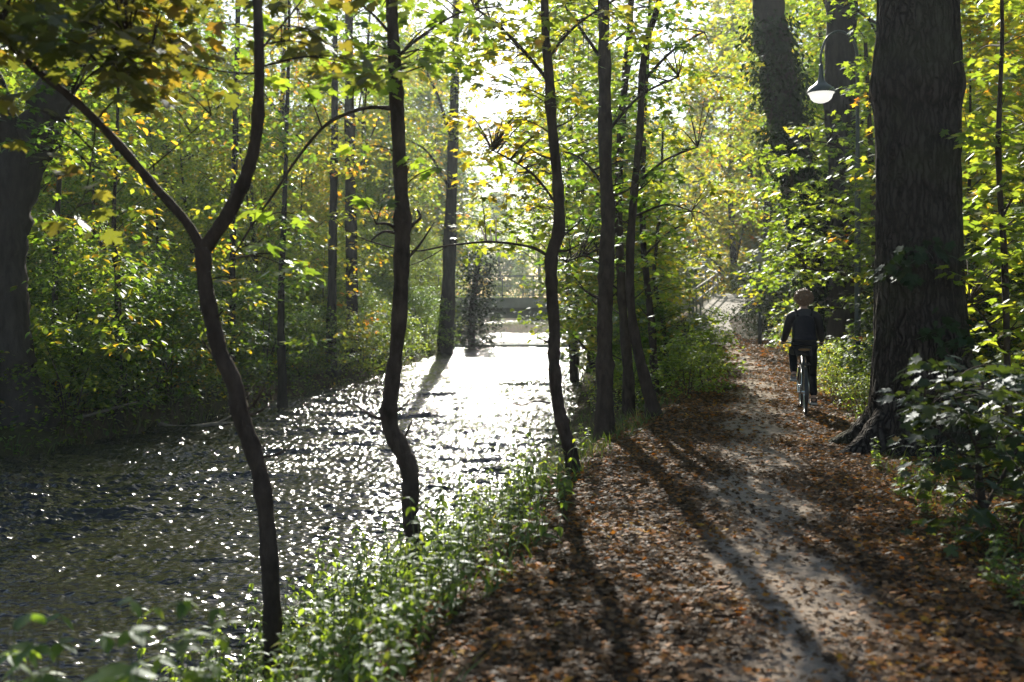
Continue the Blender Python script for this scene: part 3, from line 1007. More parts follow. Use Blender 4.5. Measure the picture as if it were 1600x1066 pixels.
# big leaning tree at the left edge
tL = [(34, 640, 92), (26, 600, 68), (20, 560, 62), (12, 480, 60), (10, 400, 60), (15, 330, 64), (33, 260, 70), (58, 205, 66), (84, 150, 56), (112, 95, 48), (150, 20, 38), (190, -80, 28), (220, -200, 16)]
bL = [[(30, 265, 44), (14, 200, 38, -.3), (-10, 130, 32, -.6), (-50, 40, 24, -.9), (-80, -80, 16, -1)], [(75, 165, 34), (78, 110, 28, .3), (76, 40, 22, .5), (70, -60, 16, .7)], [(15, 350, 12), (-40, 300, 9, -.5), (-90, 280, 6, -1)]]
cL = scatter_clusters(23, 70, -120, 330, -140, 120, -2.5, 3, 0.6, 30) + scatter_clusters(24, 12, 0, 140, 90, 230, -1.2, -0.6, 0.4, 22)
traced_tree('oak_tree', 'massive dark tree leaning right at the left edge of the photo', 17.5, tL, bL, cL, MAPLE_S, M['leaf_green'], M['bark_grey'], 0.13, 73, sides=18)

# slim trunks in the wood on the far bank
for (nm, lab, Y, tr, sd) in (
    ('ash_tree', 'bare grey trunk standing clear in the far wood between the two front saplings', 30.0, [(517, 545, 17), (519, 450, 14), (520, 360, 13), (522, 260, 12), (523, 150, 10), (524, 20, 8), (526, -120, 5)], 81),
    ('ash_tree', 'broad shadowy trunk just right of the bare grey one in the far wood', 34.0, [(552, 560, 22), (550, 470, 19), (549, 390, 18), (547, 280, 17), (546, 150, 14), (545, 0, 11), (545, -140, 7)], 83),
    ('ash_tree', 'pole-thin dark trunk behind the fork of the Y-shaped sapling', 25.0, [(362, 590, 13), (362, 480, 11), (364, 350, 10), (368, 200, 9), (371, 60, 8), (374, -80, 6)], 85),
    ('ash_tree', 'thin crooked dark stem right of the Y-shaped sapling across the river', 24.0, [(441, 600, 15), (439, 520, 12), (440, 430, 10), (444, 330, 8), (448, 200, 6), (452, 0, 5), (450, -100, 4)], 87),
    ('ash_tree', 'dark stem forking low beside the massive leaning tree', 19.0, [(186, 620, 12), (185, 520, 10), (184, 440, 9), (180, 395, 8), (178, 330, 6), (182, 240, 5), (186, 60, 4), (184, -80, 3)], 89),
    ('ash_tree', 'straight slim stem right next to the massive leaning tree', 20.0, [(88, 620, 11), (87, 540, 10), (86, 440, 9), (90, 330, 8), (96, 200, 6), (100, 20, 5), (98, -90, 4)], 91),
):
    cl = scatter_clusters(sd, 18, tr[0][0] - 110, tr[0][0] + 110, 30, 280, -2, 3, 0.7, 26)
    cl += scatter_clusters(sd + 200, 26, tr[0][0] - 45, tr[0][0] + 45, 170, 540, -3.2, -0.8, 0.42, 22)
    br = []
    if sd == 89:
        br = [[(182, 410, 7), (160, 385, 6), (148, 365, 4), (130, 375, 3)]]
    traced_tree(nm, lab, Y, tr, br, cl, DIAM, M['leaf_autumn'] if sd in (81, 83) else M['leaf_green'], M['bark_grey'], 0.16, sd)

# ------------------------------------------------------------------ great trunk on the right
def great_oak():
    Y = 10.9
    base = P(1440, 712, Y)
    base.z = gz(base.x, base.y)
    root = thing('oak_tree', 'huge furrowed dark trunk at the right edge of the path, ivy leaves on it', 'tree', base)
    prof = [(735, 1330, 1560), (712, 1336, 1556), (690, 1346, 1545), (660, 1352, 1534), (620, 1357, 1524), (560, 1362, 1518), (500, 1364, 1510), (440, 1365, 1505), (380, 1366, 1503), (300, 1366, 1501), (220, 1366, 1501), (150, 1362, 1501), (120, 1360, 1502), (95, 1363, 1501), (60, 1367, 1499), (0, 1369, 1498), (-120, 1374, 1492), (-300, 1382, 1480), (-500, 1395, 1465), (-760, 1405, 1450)]
    n = 96
    V, rows = [], []
    for (py, xl, xr) in prof:
        cz = EYE + (HOR - py) / F * Y
        rows.append((cz, (((xl + xr) / 2) - 800) / F * Y, (xr - xl) / 2 / F * Y))
    zz = np.array([r_[0] for r_ in rows])
    o = np.argsort(zz)
    zs = np.concatenate([np.linspace(zz.min() - 0.2, 6.5, 150), np.linspace(6.6, zz.max(), 20)])
    cx = np.interp(zs, zz[o], np.array([r_[1] for r_ in rows])[o])
    rad = 0.91 * np.interp(zs, zz[o], np.array([r_[2] for r_ in rows])[o])
    th = np.linspace(0, 2 * PI, n, endpoint=False)
    TH, ZS = np.meshgrid(th, zs)
    RR = np.repeat(rad[:, None], n, 1)
    flare = np.exp(-np.maximum(ZS - base.z, 0) / 0.33)
    RR = RR * (1 + 0.16 * flare * (np.sin(TH * 5 + 0.7) * 0.5 + np.sin(TH * 3 + 2.1) * 0.5)) * (1 + 0.018 * np.sin(TH * 3 + ZS * 0.8) + 0.012 * np.sin(TH * 7 - ZS * 1.7))
    g = np.sin(TH * 27 + 2.2 * np.sin(ZS * 3.1 + TH * 2) + 1.3 * np.sin(ZS * 7.3 + TH * 5))
    g2 = np.sin(TH * 15 + 1.8 * np.sin(ZS * 2.3 + TH * 3))
    RR = RR + 0.011 * g + 0.009 * g2 + 0.03 * np.exp(-((ZS - 3.98) / 0.14) ** 2)
    X = cx[:, None] + RR * np.cos(TH) - base.x
    Yv = Y + RR * np.sin(TH) - base.y
    V = np.stack([X, Yv, ZS - base.z], -1).reshape(-1, 3)
    m_, k_ = len(zs), n
    i = np.arange(m_ - 1)[:, None] * k_
    j = np.arange(k_)[None, :]
    Q = np.stack([i + j, i + (j + 1) % k_, i + k_ + (j + 1) % k_, i + k_ + j], -1).reshape(-1, 4)
    tr = np_mesh('trunk', V, Q, M['oak_bark'], root, smooth=True)
    # root spurs
    for (a, L_) in ((3.45, 1.0), (2.6, 0.9), (5.6, 0.9)):
        mb = MB()
        q = [Vector((math.cos(a) * d, math.sin(a) * d, h)) for d, h in ((0.30, 0.42), (0.58, 0.16), (0.85, 0.03), (0.72 + L_ * 0.5, -0.08))]
        pp, rr = crspline(q, [0.26, 0.20, 0.12, 0.05], 5)
        mb.tube(pp, rr, 10, True, 0.08, int(a * 10))
        mb.build('root', M['oak_bark'], root)
    # high limbs and crown (above the frame)
    mb = MB()
    lv = Leaves(101)
    g_ = random.Random(101)
    zt = float(zz.max()) - base.z
    for k in range(9):
        a = k * 0.72 + 0.3
        s = Vector((0, 0, zt - 3.2 + 0.35 * k))
        e = s + Vector((math.cos(a) * g_.uniform(2.5, 4.0), math.sin(a) * g_.uniform(2.5, 4.0), g_.uniform(1.2, 3.5)))
        q, r_ = crspline([s, s.lerp(e, .5) + Vector((0, 0, .5)), e], [.18, .10, .03], 4)
        mb.tube(q, r_, 7, False)
        for t in range(9):
            c = e.lerp(s, g_.uniform(0, 0.6)) + Vector((g_.uniform(-1, 1), g_.uniform(-1, 1), g_.uniform(-.5, .9)))
            lv.spray(c, 0.7, 24, 0.13)
    mb.build('limbs', M['bark_grey'], root)
    lv.build('crown', MAPLE_S, M['leaf_green'], root, (0, 0, 0))
    # leaves growing on the trunk
    lv = Leaves(102)
    for (px, py, rad_, n_) in ((1430, 390, .22, 26), (1400, 410, .15, 14), (1460, 385, .16, 14), (1420, 430, .12, 10), (1480, 500, .2, 16), (1500, 530, .2, 16), (1450, 520, .12, 8)):
        lv.spray(P(px, py, Y - 0.68) - base, rad_, n_, 0.115, 0.7, -0.7)
    lv.build('ivy', MAPLE, M['leaf_ivy'], root)


great_oak()

# ivied trees behind the lamp
tS1 = [(1322, 590, 66), (1312, 530, 62), (1296, 470, 60), (1275, 390, 58), (1256, 320, 56), (1240, 250, 56), (1226, 180, 56), (1214, 110, 54), (1204, 40, 50), (1196, -30, 46), (1180, -160, 36), (1170, -320, 22)]
cS1 = []
g_ = random.Random(5)
for i in range(160):
    t = i / 160
    k = t * 8.2
    a, b = tS1[int(k)], tS1[int(k) + 1]
    f = k - int(k)
    cS1.append((a[0] * (1 - f) + b[0] * f + g_.uniform(-34, 34), a[1] * (1 - f) + b[1] * f, g_.uniform(-0.95, -0.1), .38, 60))
traced_tree('ivy_covered_tree', 'leaning trunk thick with dark ivy, behind the near street lamp', 26.0, tS1, [], cS1, DIAM, M['leaf_ivy'], M['bark_grey'], 0.13, 105, flat=0.8, sides=16, droop=-0.8)
tS2 = [(1320, 590, 60), (1319, 540, 50), (1320, 450, 46), (1318, 300, 45), (1313, 150, 48), (1315, 0, 46), (1316, -150, 38), (1318, -320, 24)]
traced_tree('oak_tree', 'upright bare brown trunk right behind the near street lamp', 23.5, tS2, [[(1318, 250, 14), (1350, 180, 10, .5), (1390, 130, 6, 1)], [(1314, 60, 16), (1280, -30, 10, .5), (1250, -120, 6, 1)]], scatter_clusters(106, 40, 1230, 1400, -220, 20, -1, 3, 0.6, 30), MAPLE_S, M['leaf_green'], M['bark_grey'], 0.12, 107, sides=16)

# ------------------------------------------------------------------ maple branches over the path behind the lamp (understory maples)
cU = scatter_clusters(110, 60, 1190, 1370, 170, 330, -1.5, 1.0, 0.26, 16) + scatter_clusters(111, 60, 1175, 1370, 300, 440, -1.0, 2.0, 0.28, 16) + scatter_clusters(112, 16, 1270, 1380, 440, 590, -1.5, 1, 0.24, 14)
cU += scatter_clusters(141, 40, 1312, 1378, 30, 430, -2.6, -1.9, 0.24, 14) + scatter_clusters(142, 6, 1250, 1330, -20, 40, -2.4, -1, 0.25, 12)
cU += scatter_clusters(143, 40, 1200, 1372, 180, 440, -1.5, 1.0, 0.26, 16)
cU = [c for c in cU if not (c[0] < 1318 and 45 < c[1] < 195)]
traced_tree('maple_sapling', 'fresh green layered maple between the lamp post and the huge trunk', 20.0, [(1372, 600, 16), (1370, 480, 12), (1366, 360, 10), (1360, 220, 8), (1352, 60, 5)], [[(1370, 480, 7), (1320, 430, 5), (1260, 420, 3)], [(1366, 360, 6), (1310, 320, 4), (1240, 300, 2.5)], [(1362, 260, 5), (1320, 230, 3), (1270, 220, 2)]], cU, MAPLE_S, M['leaf_fresh'], M['bark'], 0.12, 113)
# saplings right of the great trunk
cV = scatter_clusters(115, 80, 1500, 1660, -40, 420, -0.6, 2.4, 0.3, 14) + scatter_clusters(116, 64, 1500, 1660, 380, 720, -0.4, 2.2, 0.28, 14)
traced_tree('maple_sapling', 'bright green leafy maple filling the right edge beside the huge trunk', 10.5, [(1580, 800, 14), (1575, 620, 11), (1570, 420, 10), (1560, 240, 8), (1566, 40, 6), (1560, -120, 4)], [[(1574, 560, 6), (1540, 500, 4, .3), (1515, 470, 2, .5)], [(1566, 340, 5), (1600, 280, 3, .2), (1640, 240, 2, .3)]], cV, MAPLE, M['leaf_fresh'], M['bark'], 0.115, 117)
cW = scatter_clusters(118, 72, 1450, 1640, 560, 850, -0.9, 0.9, 0.2, 9) + scatter_clusters(119, 12, 1400, 1500, 600, 690, 0.2, 1.4, 0.16, 7)
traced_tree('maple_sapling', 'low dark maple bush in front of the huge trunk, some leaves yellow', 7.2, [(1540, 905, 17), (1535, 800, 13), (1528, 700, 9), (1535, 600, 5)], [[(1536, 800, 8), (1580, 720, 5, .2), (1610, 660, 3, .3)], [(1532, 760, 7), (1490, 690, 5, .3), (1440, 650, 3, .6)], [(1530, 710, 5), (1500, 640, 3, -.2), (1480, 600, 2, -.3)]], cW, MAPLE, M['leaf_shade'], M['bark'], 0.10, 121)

# ------------------------------------------------------------------ the bridge and its ramp
def make_bridge():
    Yb = 60.0
    root = thing('footbridge', 'hazy flat concrete bridge with thin railings crossing the river', 'bridge', (0, Yb, 0))
    mb = MB()
    mb.box((-6.5, 0, 1.22), (6.6, 3.2, 1.84))
    mb.build('deck', M['concrete'], root, False)
    mb = MB()
    mb.box((-6.4, 0.35, 0.62), (6.5, 0.75, 1.217))
    mb.box((-6.4, 2.45, 0.62), (6.5, 2.85, 1.217))
    mb.box((-6.4, 0.25, 0.60), (6.5, 0.85, 0.655))
    mb.box((-6.4, 2.35, 0.60), (6.5, 2.95, 0.655))
    mb.build('girder', M['girder'], root, False)
    for x0, x1 in ((-6.4, -4.4), (5.2, 6.6)):
        mb = MB()
        mb.box((x0, -0.1, -1.6), (x1, 3.3, 0.597))
        mb.build('abutment', M['concrete'], root, False)
    for y in (0.12, 3.08):
        rl_ = MB()
        rl_.tube([(-6.4, y, 3.17), (7.4, y, 3.17)], [.032] * 2, 8)
        rl_.tube([(-6.4, y, 2.56), (7.4, y, 2.56)], [.012] * 2, 8)
        rl_.tube([(-6.4, y, 1.97), (7.4, y, 1.97)], [.012] * 2, 8)
        for k in range(116):
            x = -6.35 + k * 0.12
            if k % 16:
                rl_.tube([(x, y, 1.99), (x, y, 2.55)], [.007] * 2, 4, False)
        ro = rl_.build('railing', M['rail'], root)
        for k in range(8):
            pm = MB()
            x = -6.35 + k * 1.92
            pm.box((x - .03, y - .03, 1.8), (x + .03, y + .03, 3.14))
            pm.build('post', M['rail'], ro, False)
    return root


make_bridge()
wr_ = thing('weir', 'low dark concrete sill across the river in front of the bridge', 'weir', (0, 54.6, WZ))
mb = MB()
mb.box((-3.6, -.25, -.9), (4.6, .25, .17))
mb.build('sill', M['girder'], wr_, False)
# approach wall between bridge and ramp
ap = thing('retaining_wall', 'pale concrete wing wall at the right end of the bridge', 'wall', (0, 60, 0))
mb = MB()
mb.box((6.65, 0.0, -1.5), (12.0, 3.2, 1.80))
mb.build('wall', M['concrete'], ap, False)

rr_ = thing('ramp_railing', 'bent metal handrail climbing the ramp towards the bridge', 'railing', (0, 0, 0))
kerb_pts = [(41, .0), (44, .0), (48, .0), (52, .0), (57, .0)]
lp = []
for Y in np.linspace(39.5, 57.0, 8):
    e = float(ramp_edges(Y)[0]) + 0.08
    lp.append(Vector((e, float(Y), gz(e + 0.1, float(Y)))))
km = MB()
km.tube([p_ + Vector((-.06, 0, .03)) for p_ in lp], [.10] * len(lp), 4, True)
km.build('kerb', M['concrete'], rr_, False)
end = lp[-1]
for h, nm in ((1.22, 'top_rail'), (0.62, 'middle_rail')):
    rm = MB()
    rm.tube([p_ + Vector((0, 0, h)) for p_ in lp] + [end + Vector((0.15, 1.0, h + .06)), end + Vector((-.25, 2.3, h + .34)), end + Vector((-.75, 2.9, h + .38))], [.045] * (len(lp) + 3), 8)
    rm.build(nm, M['galv'], rr_)
for p_ in lp:
    pm = MB()
    pm.box((p_.x - .035, p_.y - .035, p_.z - .2), (p_.x + .035, p_.y + .035, p_.z + 1.2))
    pm.build('post', M['galv'], rr_, False)

# white notice at the head of the ramp
sg = thing('notice_sign', 'small white notice with dark lines on a post where ramp meets bridge', 'sign', P(1103, 470, 58.6))
sg.location.z = gz(sg.location.x, 58.6)
zs_ = P(1103, 412, 58.6).z - sg.location.z
pm = MB()
pm.tube([(0, 0.05, -.3), (0, .05, zs_ + .45)], [.035] * 2, 8)
pm.build('post', M['galv'], sg)
bm_ = MB()
bm_.box((-.24, -.02, zs_ - .30), (.24, .012, zs_ + .30))
pl_ = bm_.build('panel', M['white'], sg, False)
bm_ = MB()
for k in range(4):
    bm_.box((-.17, -.027, zs_ + .17 - k * .12), (.17 - .05 * (k % 2), -.0215, zs_ + .20 - k * .12))
bm_.build('lettering', M['black'], pl_, False)

# ------------------------------------------------------------------ street lamps
lampA = thing('street_lamp', 'near street lamp, white bowl hanging from a curved arm over the path', 'street lamp', P(1340, 610, 18.3))
lampA.location.z = gz(lampA.location.x, 18.3)
zb = lampA.location.z


def LZ(py):
    return P(0, py, 18.3).z - zb


dx = (1283 - 1340) / F * 18.3
mb = MB()
mb.lathe([(0.0, -.3), (.085, -.3), (.085, .9), (.055, 1.0), (.050, LZ(250)), (.036, LZ(240)), (.032, LZ(100))], n=14)
mb.build('pole', M['lamp_metal'], lampA)
mb = MB()
q, r = crspline([(0, 0, LZ(102)), (-.03, 0, LZ(75)), (dx * .25, 0, LZ(55)), (dx * .55, 0, LZ(49)), (dx * .85, 0, LZ(60)), (dx, 0, LZ(85)), (dx, 0, LZ(100))], [.030, .028, .024, .022, .022, .022, .022], 6)
mb.tube(q, r, 10)
mb.build('arm', M['lamp_metal'], lampA)
zc = LZ(145)
mb = MB()
mb.lathe([(.0, .52), (.03, .52), (.036, .50), (.045, .30), (.060, .24), (.075, .20), (.12, .155), (.175, .115), (.225, .075), (.255, .02), (.262, -.005), (.252, -.012), (.238, 0.0), (.10, .10)], (dx, 0, zc), 32)
mb.build('shade', M['lamp_metal'], lampA)
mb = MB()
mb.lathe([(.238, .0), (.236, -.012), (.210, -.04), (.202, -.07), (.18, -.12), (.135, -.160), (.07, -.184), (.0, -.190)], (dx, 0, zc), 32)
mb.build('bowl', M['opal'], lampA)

lampB = thing('street_lamp', 'distant street lamp on a thin dark pole beside the ramp bush', 'street lamp', P(1187, 541, 36.0))
lampB.location.z = gz(lampB.location.x, 36.0)
mb = MB()
mb.lathe([(0, -.3), (.075, -.3), (.075, .8), (.05, .9), (.042, 2.9), (.03, 2.95), (.03, 3.0)], n=12)
mb.build('pole', M['lamp_metal'], lampB)
mb = MB()
mb.lathe([(.03, 3.0), (.10, 3.02), (.16, 3.1), (.19, 3.24), (.17, 3.36)], n=20)
mb.build('bowl', M['white'], lampB)
mb = MB()
mb.lathe([(.26, 3.34), (.27, 3.36), (.20, 3.42), (.08, 3.50), (.0, 3.54)], n=20)
mb.build('shade', M['galv'], lampB)

# ------------------------------------------------------------------ cyclist
CY = 14.2
cbase = P(1258, 652, CY)
HEAD = -math.radians(13.0)
bike = thing('bicycle', 'city bicycle seen from behind with a tan saddle, ridden on the leafy path', 'bicycle', (cbase.x, cbase.y, 0.012), HEAD)
WR = 0.335
for y in (0.0 + WR * 0, 1.06):
    wm = MB()
    wm.torus((0, y, WR), WR - .018, .019, n=48, m=8)
    tyre = wm.build('wheel', M['rubber'], bike)
    rm = MB()
    rm.torus((0, y, WR), WR - .042, .011, n=48, m=6)
    rm.build('rim', M['chrome'], tyre)
    hm = MB()
    hm.tube([(-.05, y, WR), (.05, y, WR)], [.022, .022], 10)
    for k in range(18):
        a = 2 * PI * k / 18
        hm.tube([(.03 * (-1) ** k, y, WR), (0, y + math.cos(a) * (WR - .045), WR + math.sin(a) * (WR - .045))], [.0016] * 2, 4, False)
    hm.build('spokes', M['chrome'], tyre)
fm = MB()
BB = Vector((0, .44, .29))
ST = Vector((0, .26, .84))
HT, HB = Vector((0, .88, .86)), Vector((0, .93, .66))
fm.tube([BB, ST], [.018, .016], 10)
fm.tube([BB, HB], [.021, .021], 10)
fm.tube([BB + Vector((0, -.06, .2)), HT], [.016, .016], 10)
fm.tube([HT + Vector((0, -.02, .06)), HB], [.021, .021], 10)
for s in (-1, 1):
    fm.tube([BB + Vector((s * .03, -.02, 0)), (s * .062, 0, WR)], [.011, .008], 8)
    fm.tube([HB + Vector((s * .03, 0, -.02)), (s * .055, 1.06, WR)], [.014, .009], 8)
fm.build('frame', M['frame_paint'], bike)
fm = MB()
for s in (-1, 1):
    fm.tube([ST + Vector((s * .02, -.01, -.1)), (s * .062, 0, WR)], [.010, .009], 8)
fm.build('seat_stay', M['chrome'], bike)
fm = MB()
fm.tube([ST, (0, .235, .91)], [.013, .013], 10)
fm.build('seat_post', M['chrome'], bike)
# saddle: a wide wedge with rounded rear
sdl = MB()
prof = [(.03, .085, .030), (.00, .0, .02)]
rings = []
for (y, hw, top, th_) in ((.115, .060, .945, .020), (.13, .095, .952, .040), (.18, .108, .955, .048), (.24, .085, .950, .045), (.30, .045, .946, .038), (.37, .028, .942, .030), (.40, .018, .938, .018)):
    ring = []
    for k in range(12):
        a = 2 * PI * k / 12
        ring.append(Vector((hw * math.cos(a), y, top - th_ * .5 + th_ * .5 * math.sin(a))))
    rings.append(ring)
b0 = len(sdl.v)
for ring in rings:
    sdl.v += ring
for i in range(len(rings) - 1):
    for k in range(12):
        sdl.f.append((b0 + i * 12 + k, b0 + i * 12 + (k + 1) % 12, b0 + (i + 1) * 12 + (k + 1) % 12, b0 + (i + 1) * 12 + k))
sdl.f.append(tuple(range(b0, b0 + 12)))
sdl.f.append(tuple(reversed(range(b0 + (len(rings) - 1) * 12, b0 + len(rings) * 12))))
sdl.build('saddle', M['saddle'], bike)
hb = MB()
hb.tube([HT + Vector((0, -.02, .05)), (0, .86, 1.0)], [.013, .012], 8)
q, r = crspline([(-.28, .74, 1.00), (-.24, .83, 1.01), (-.10, .88, 1.0), (.10, .88, 1.0), (.24, .83, 1.01), (.28, .74, 1.00)], [.012] * 6, 5)
hb.tube(q, r, 8)
hbo = hb.build('handlebar', M['chrome'], bike)
for s in (-1, 1):
    gm = MB()
    gm.tube([(s * .268, .78, 1.003), (s * .283, .70, .998)], [.018, .018], 10)
    gm.build('grip', M['rubber'], hbo)
cm = MB()
cm.tube([(-.07, .44, .29), (.07, .44, .29)], [.02, .02], 8)
cm.tube([(.075, .44, .29), (.085, .43, .125)], [.012, .011], 8)
cm.tube([(-.075, .44, .29), (-.085, .45, .455)], [.012, .011], 8)
cr = []
for k in range(24):
    a = 2 * PI * k / 24
    cr.append((.055, .44 + .085 * math.cos(a), .29 + .085 * math.sin(a)))
cm.prism(cr, [(x + .006, y, z) for x, y, z in cr])
cm.build('crank', M['chrome'], bike, False)
for s, yz in ((1, (.43, .118)), (-1, (.45, .462))):
    pm = MB()
    x0, x1 = (.092, .19) if s > 0 else (-.19, -.092)
    pm.box((x0, yz[0] - .045, yz[1] - .012), (x1, yz[0] + .045, yz[1] + .012))
    pm.build('pedal', M['rubber'], bike, False)
# mudguard, carrier with red light
mg = MB()
arc = [(0, -.0 + (WR + .018) * math.cos(a), WR + (WR + .018) * math.sin(a)) for a in np.linspace(math.radians(200), math.radians(60), 16)]
n0 = len(mg.v)
for (x, y, z) in arc:
    for hx, dz in ((-.026, -.008), (-.016, .002), (.016, .002), (.026, -.008)):
        mg.v.append(Vector((hx, y, z + dz)))
for i in range(15):
    for k in range(3):
        mg.f.append((n0 + i * 4 + k, n0 + i * 4 + k + 1, n0 + i * 4 + k + 5, n0 + i * 4 + k + 4))
mg.build('mudguard', M['frame_paint'], bike)
rk = MB()
for s in (-1, 1):
    rk.tube([(s * .06, -.22, .735), (s * .06, .20, .745)], [.007] * 2, 6)
    rk.tube([(s * .065, 0, WR), (s * .06, -.05, .735)], [.006] * 2, 6)
rk.tube([(-.06, -.22, .735), (.06, -.22, .735)], [.007] * 2, 6)
rk.tube([(-.06, -.05, .737), (.06, -.05, .737)], [.006] * 2, 6)
rk.build('carrier', M['rubber'], bike)


def skin(name, nodes, edges, mat, parent, sub=2, root=None):
    """a continuous surface grown round a skeleton: nodes {name: (x, y, z, rx[, ry])}"""
    me = bpy.data.meshes.new(name)
    bm = bmesh.new()
    ly = bm.verts.layers.skin.verify()
    vs = {}
    for k, t in nodes.items():
        v = bm.verts.new(t[:3])
        sv = v[ly]
        sv.radius = (t[3], t[4] if len(t) > 4 else t[3])
        sv.use_root = (k == root) if root else False
        vs[k] = v
    if not root:
        vs[next(iter(nodes))][ly].use_root = True
    for a_, b_ in edges:
        bm.edges.new((vs[a_], vs[b_]))
    bm.to_mesh(me)
    bm.free()
    me.materials.append(mat)
    o = bpy.data.objects.new(name, me)
    link(o, parent)
    m1 = o.modifiers.new('skin', 'SKIN')
    m1.use_smooth_shade = True
    m2 = o.modifiers.new('subdivision', 'SUBSURF')
    m2.levels = sub
    m2.render_levels = sub
    return o


def chain(names):
    return [(names[i], names[i + 1]) for i in range(len(names) - 1)]


def freeze(objs):
    """turn skin modifiers into real meshes"""
    dg = bpy.context.evaluated_depsgraph_get()
    for o in objs:
        ev = o.evaluated_get(dg)
        me = bpy.data.meshes.new_from_object(ev)
        old = o.data
        o.modifiers.clear()
        o.data = me
        me.name = old.name
        me.polygons.foreach_set('use_smooth', [True] * len(me.polygons))


person = thing('person', 'cyclist seen from behind in dark jacket and trousers, riding away along the path', 'person', (cbase.x, cbase.y, 0.012), HEAD)
# skeleton, rider seated on the saddle
B = {'pel': (0, .22, 1.00, .135, .105), 'waist': (0, .25, 1.12, .125, .095), 'chest': (0, .31, 1.30, .145, .10), 'collar': (0, .35, 1.45, .095, .075), 'neck': (0, .375, 1.53, .050, .050), 'jaw': (0, .41, 1.585, .056, .066), 'head': (0, .405, 1.655, .074, .090), 'crown': (0, .395, 1.715, .058, .070),
     'nose': (0, .505, 1.625, .012, .012)}
E = chain(['pel', 'waist', 'chest', 'collar', 'neck', 'jaw', 'head', 'crown']) + [('head', 'nose')]
for s, t in ((-1, 'l'), (1, 'r')):
    B['sh' + t] = (s * .185, .335, 1.425, .060)
    B['el' + t] = (s * .237, .45, 1.19, .042)
    B['wr' + t] = (s * .275, .665, 1.035, .028)
    B['pa' + t] = (s * .276, .735, 1.020, .036, .024)
    E += chain(['collar', 'sh' + t, 'el' + t, 'wr' + t, 'pa' + t])
    B['ear' + t] = (s * .078, .395, 1.64, .016, .022)
    E.append(('head', 'ear' + t))
    for f in range(4):                                     # fingers curl over the grip
        oy = .705 + f * .018
        l = (.040, .046, .044, .034)[f]
        k = 'f%d%s' % (f, t)
        B[k + 'a'] = (s * (.283 + .012), oy + .012, 1.032, .0095)
        B[k + 'b'] = (s * (.283 + .026), oy + .012, 1.012, .0088)
        B[k + 'c'] = (s * (.283 + .008), oy + .012, .975 + (.046 - l), .0080)
        E += [('pa' + t, k + 'a'), (k + 'a', k + 'b'), (k + 'b', k + 'c')]
    B['t0' + t] = (s * .250, .705, 1.020, .011)
    B['t1' + t] = (s * .246, .735, .995, .0095)
    E += [('wr' + t, 't0' + t), ('t0' + t, 't1' + t)]
B.update({'hil': (-.09, .235, .96, .085), 'hir': (.09, .235, .95, .085), 'knl': (-.135, .645, .865, .056), 'knr': (.13, .56, .56, .056), 'anl': (-.135, .405, .545, .036), 'anr': (.145, .385, .205, .036),
          'tol': (-.145, .555, .485, .030), 'tor': (.15, .535, .145, .030)})
E += [('pel', 'hil'), ('pel', 'hir')] + chain(['hil', 'knl', 'anl', 'tol']) + chain(['hir', 'knr', 'anr', 'tor'])
body = skin('body', B, E, M['skin'], person, 2, 'pel')
J = {'pel': (0, .200, .975, .170, .130), 'waist': (0, .235, 1.12, .175, .130), 'chest': (0, .30, 1.30, .188, .130), 'collar': (0, .345, 1.455, .115, .090), 'neck': (0, .362, 1.512, .072, .068)}
EJ = chain(['pel', 'waist', 'chest', 'collar', 'neck'])
for s, t in ((-1, 'l'), (1, 'r')):
    J['sh' + t] = (s * .190, .335, 1.415, .080)
    J['um' + t] = (s * .210, .38, 1.30, .068)
    J['el' + t] = (s * .238, .445, 1.185, .061)
    J['fo' + t] = (s * .254, .56, 1.10, .053)
    J['wr' + t] = (s * .277, .655, 1.045, .046)
    EJ += chain(['collar', 'sh' + t, 'um' + t, 'el' + t, 'fo' + t, 'wr' + t])
jacket = skin('jacket', J, EJ, M['jacket'], person, 2, 'waist')
T_ = {'pel': (0, .225, .985, .138, .115), 'hil': (-.092, .25, .955, .098), 'hir': (.092, .25, .94, .098), 'mil': (-.118, .45, .92, .086), 'mir': (.115, .41, .75, .086), 'knl': (-.135, .648, .862, .070), 'knr': (.13, .562, .56, .070), 'sl': (-.137, .52, .70, .062), 'sr': (.14, .47, .38, .062), 'anl': (-.136, .415, .575, .052), 'anr': (.146, .392, .235, .052)}
ET = [('pel', 'hil'), ('pel', 'hir')] + chain(['hil', 'mil', 'knl', 'sl', 'anl']) + chain(['hir', 'mir', 'knr', 'sr', 'anr'])
trousers = skin('trousers', T_, ET, M['trousers'], person, 2, 'pel')
shoes = []
for s, t, x, dz, mt in ((-1, 'l', -.140, .345, M['shoe']), (1, 'r', .148, 0, M['shoe_dark'])):
    N = {'heel': (x, .365, .165 + dz, .044, .036), 'ank': (x, .385, .215 + dz, .045, .045), 'mid': (x, .46, .170 + dz, .046, .036), 'toe': (x + s * .006, .555, .152 + dz, .046, .026), 'tip': (x + s * .008, .60, .149 + dz, .032, .018)}
    shoes.append(skin('shoe', N, [('heel', 'ank'), ('heel', 'mid'), ('mid', 'toe'), ('toe', 'tip')], mt, person, 2, 'heel'))
    so = MB()
    lo = [(x - .044, .335, .125 + dz), (x + .044, .335, .125 + dz), (x + .047, .50, .122 + dz), (x + .036 + s * .006, .60, .124 + dz), (x + s * .008, .632, .126 + dz), (x - .036 + s * .006, .60, .124 + dz), (x - .047, .50, .122 + dz)]
    so.prism(lo, [(a, b_, c + .020) for a, b_, c in lo])
    so.build('sole', M['sole'], shoes[-1], False)
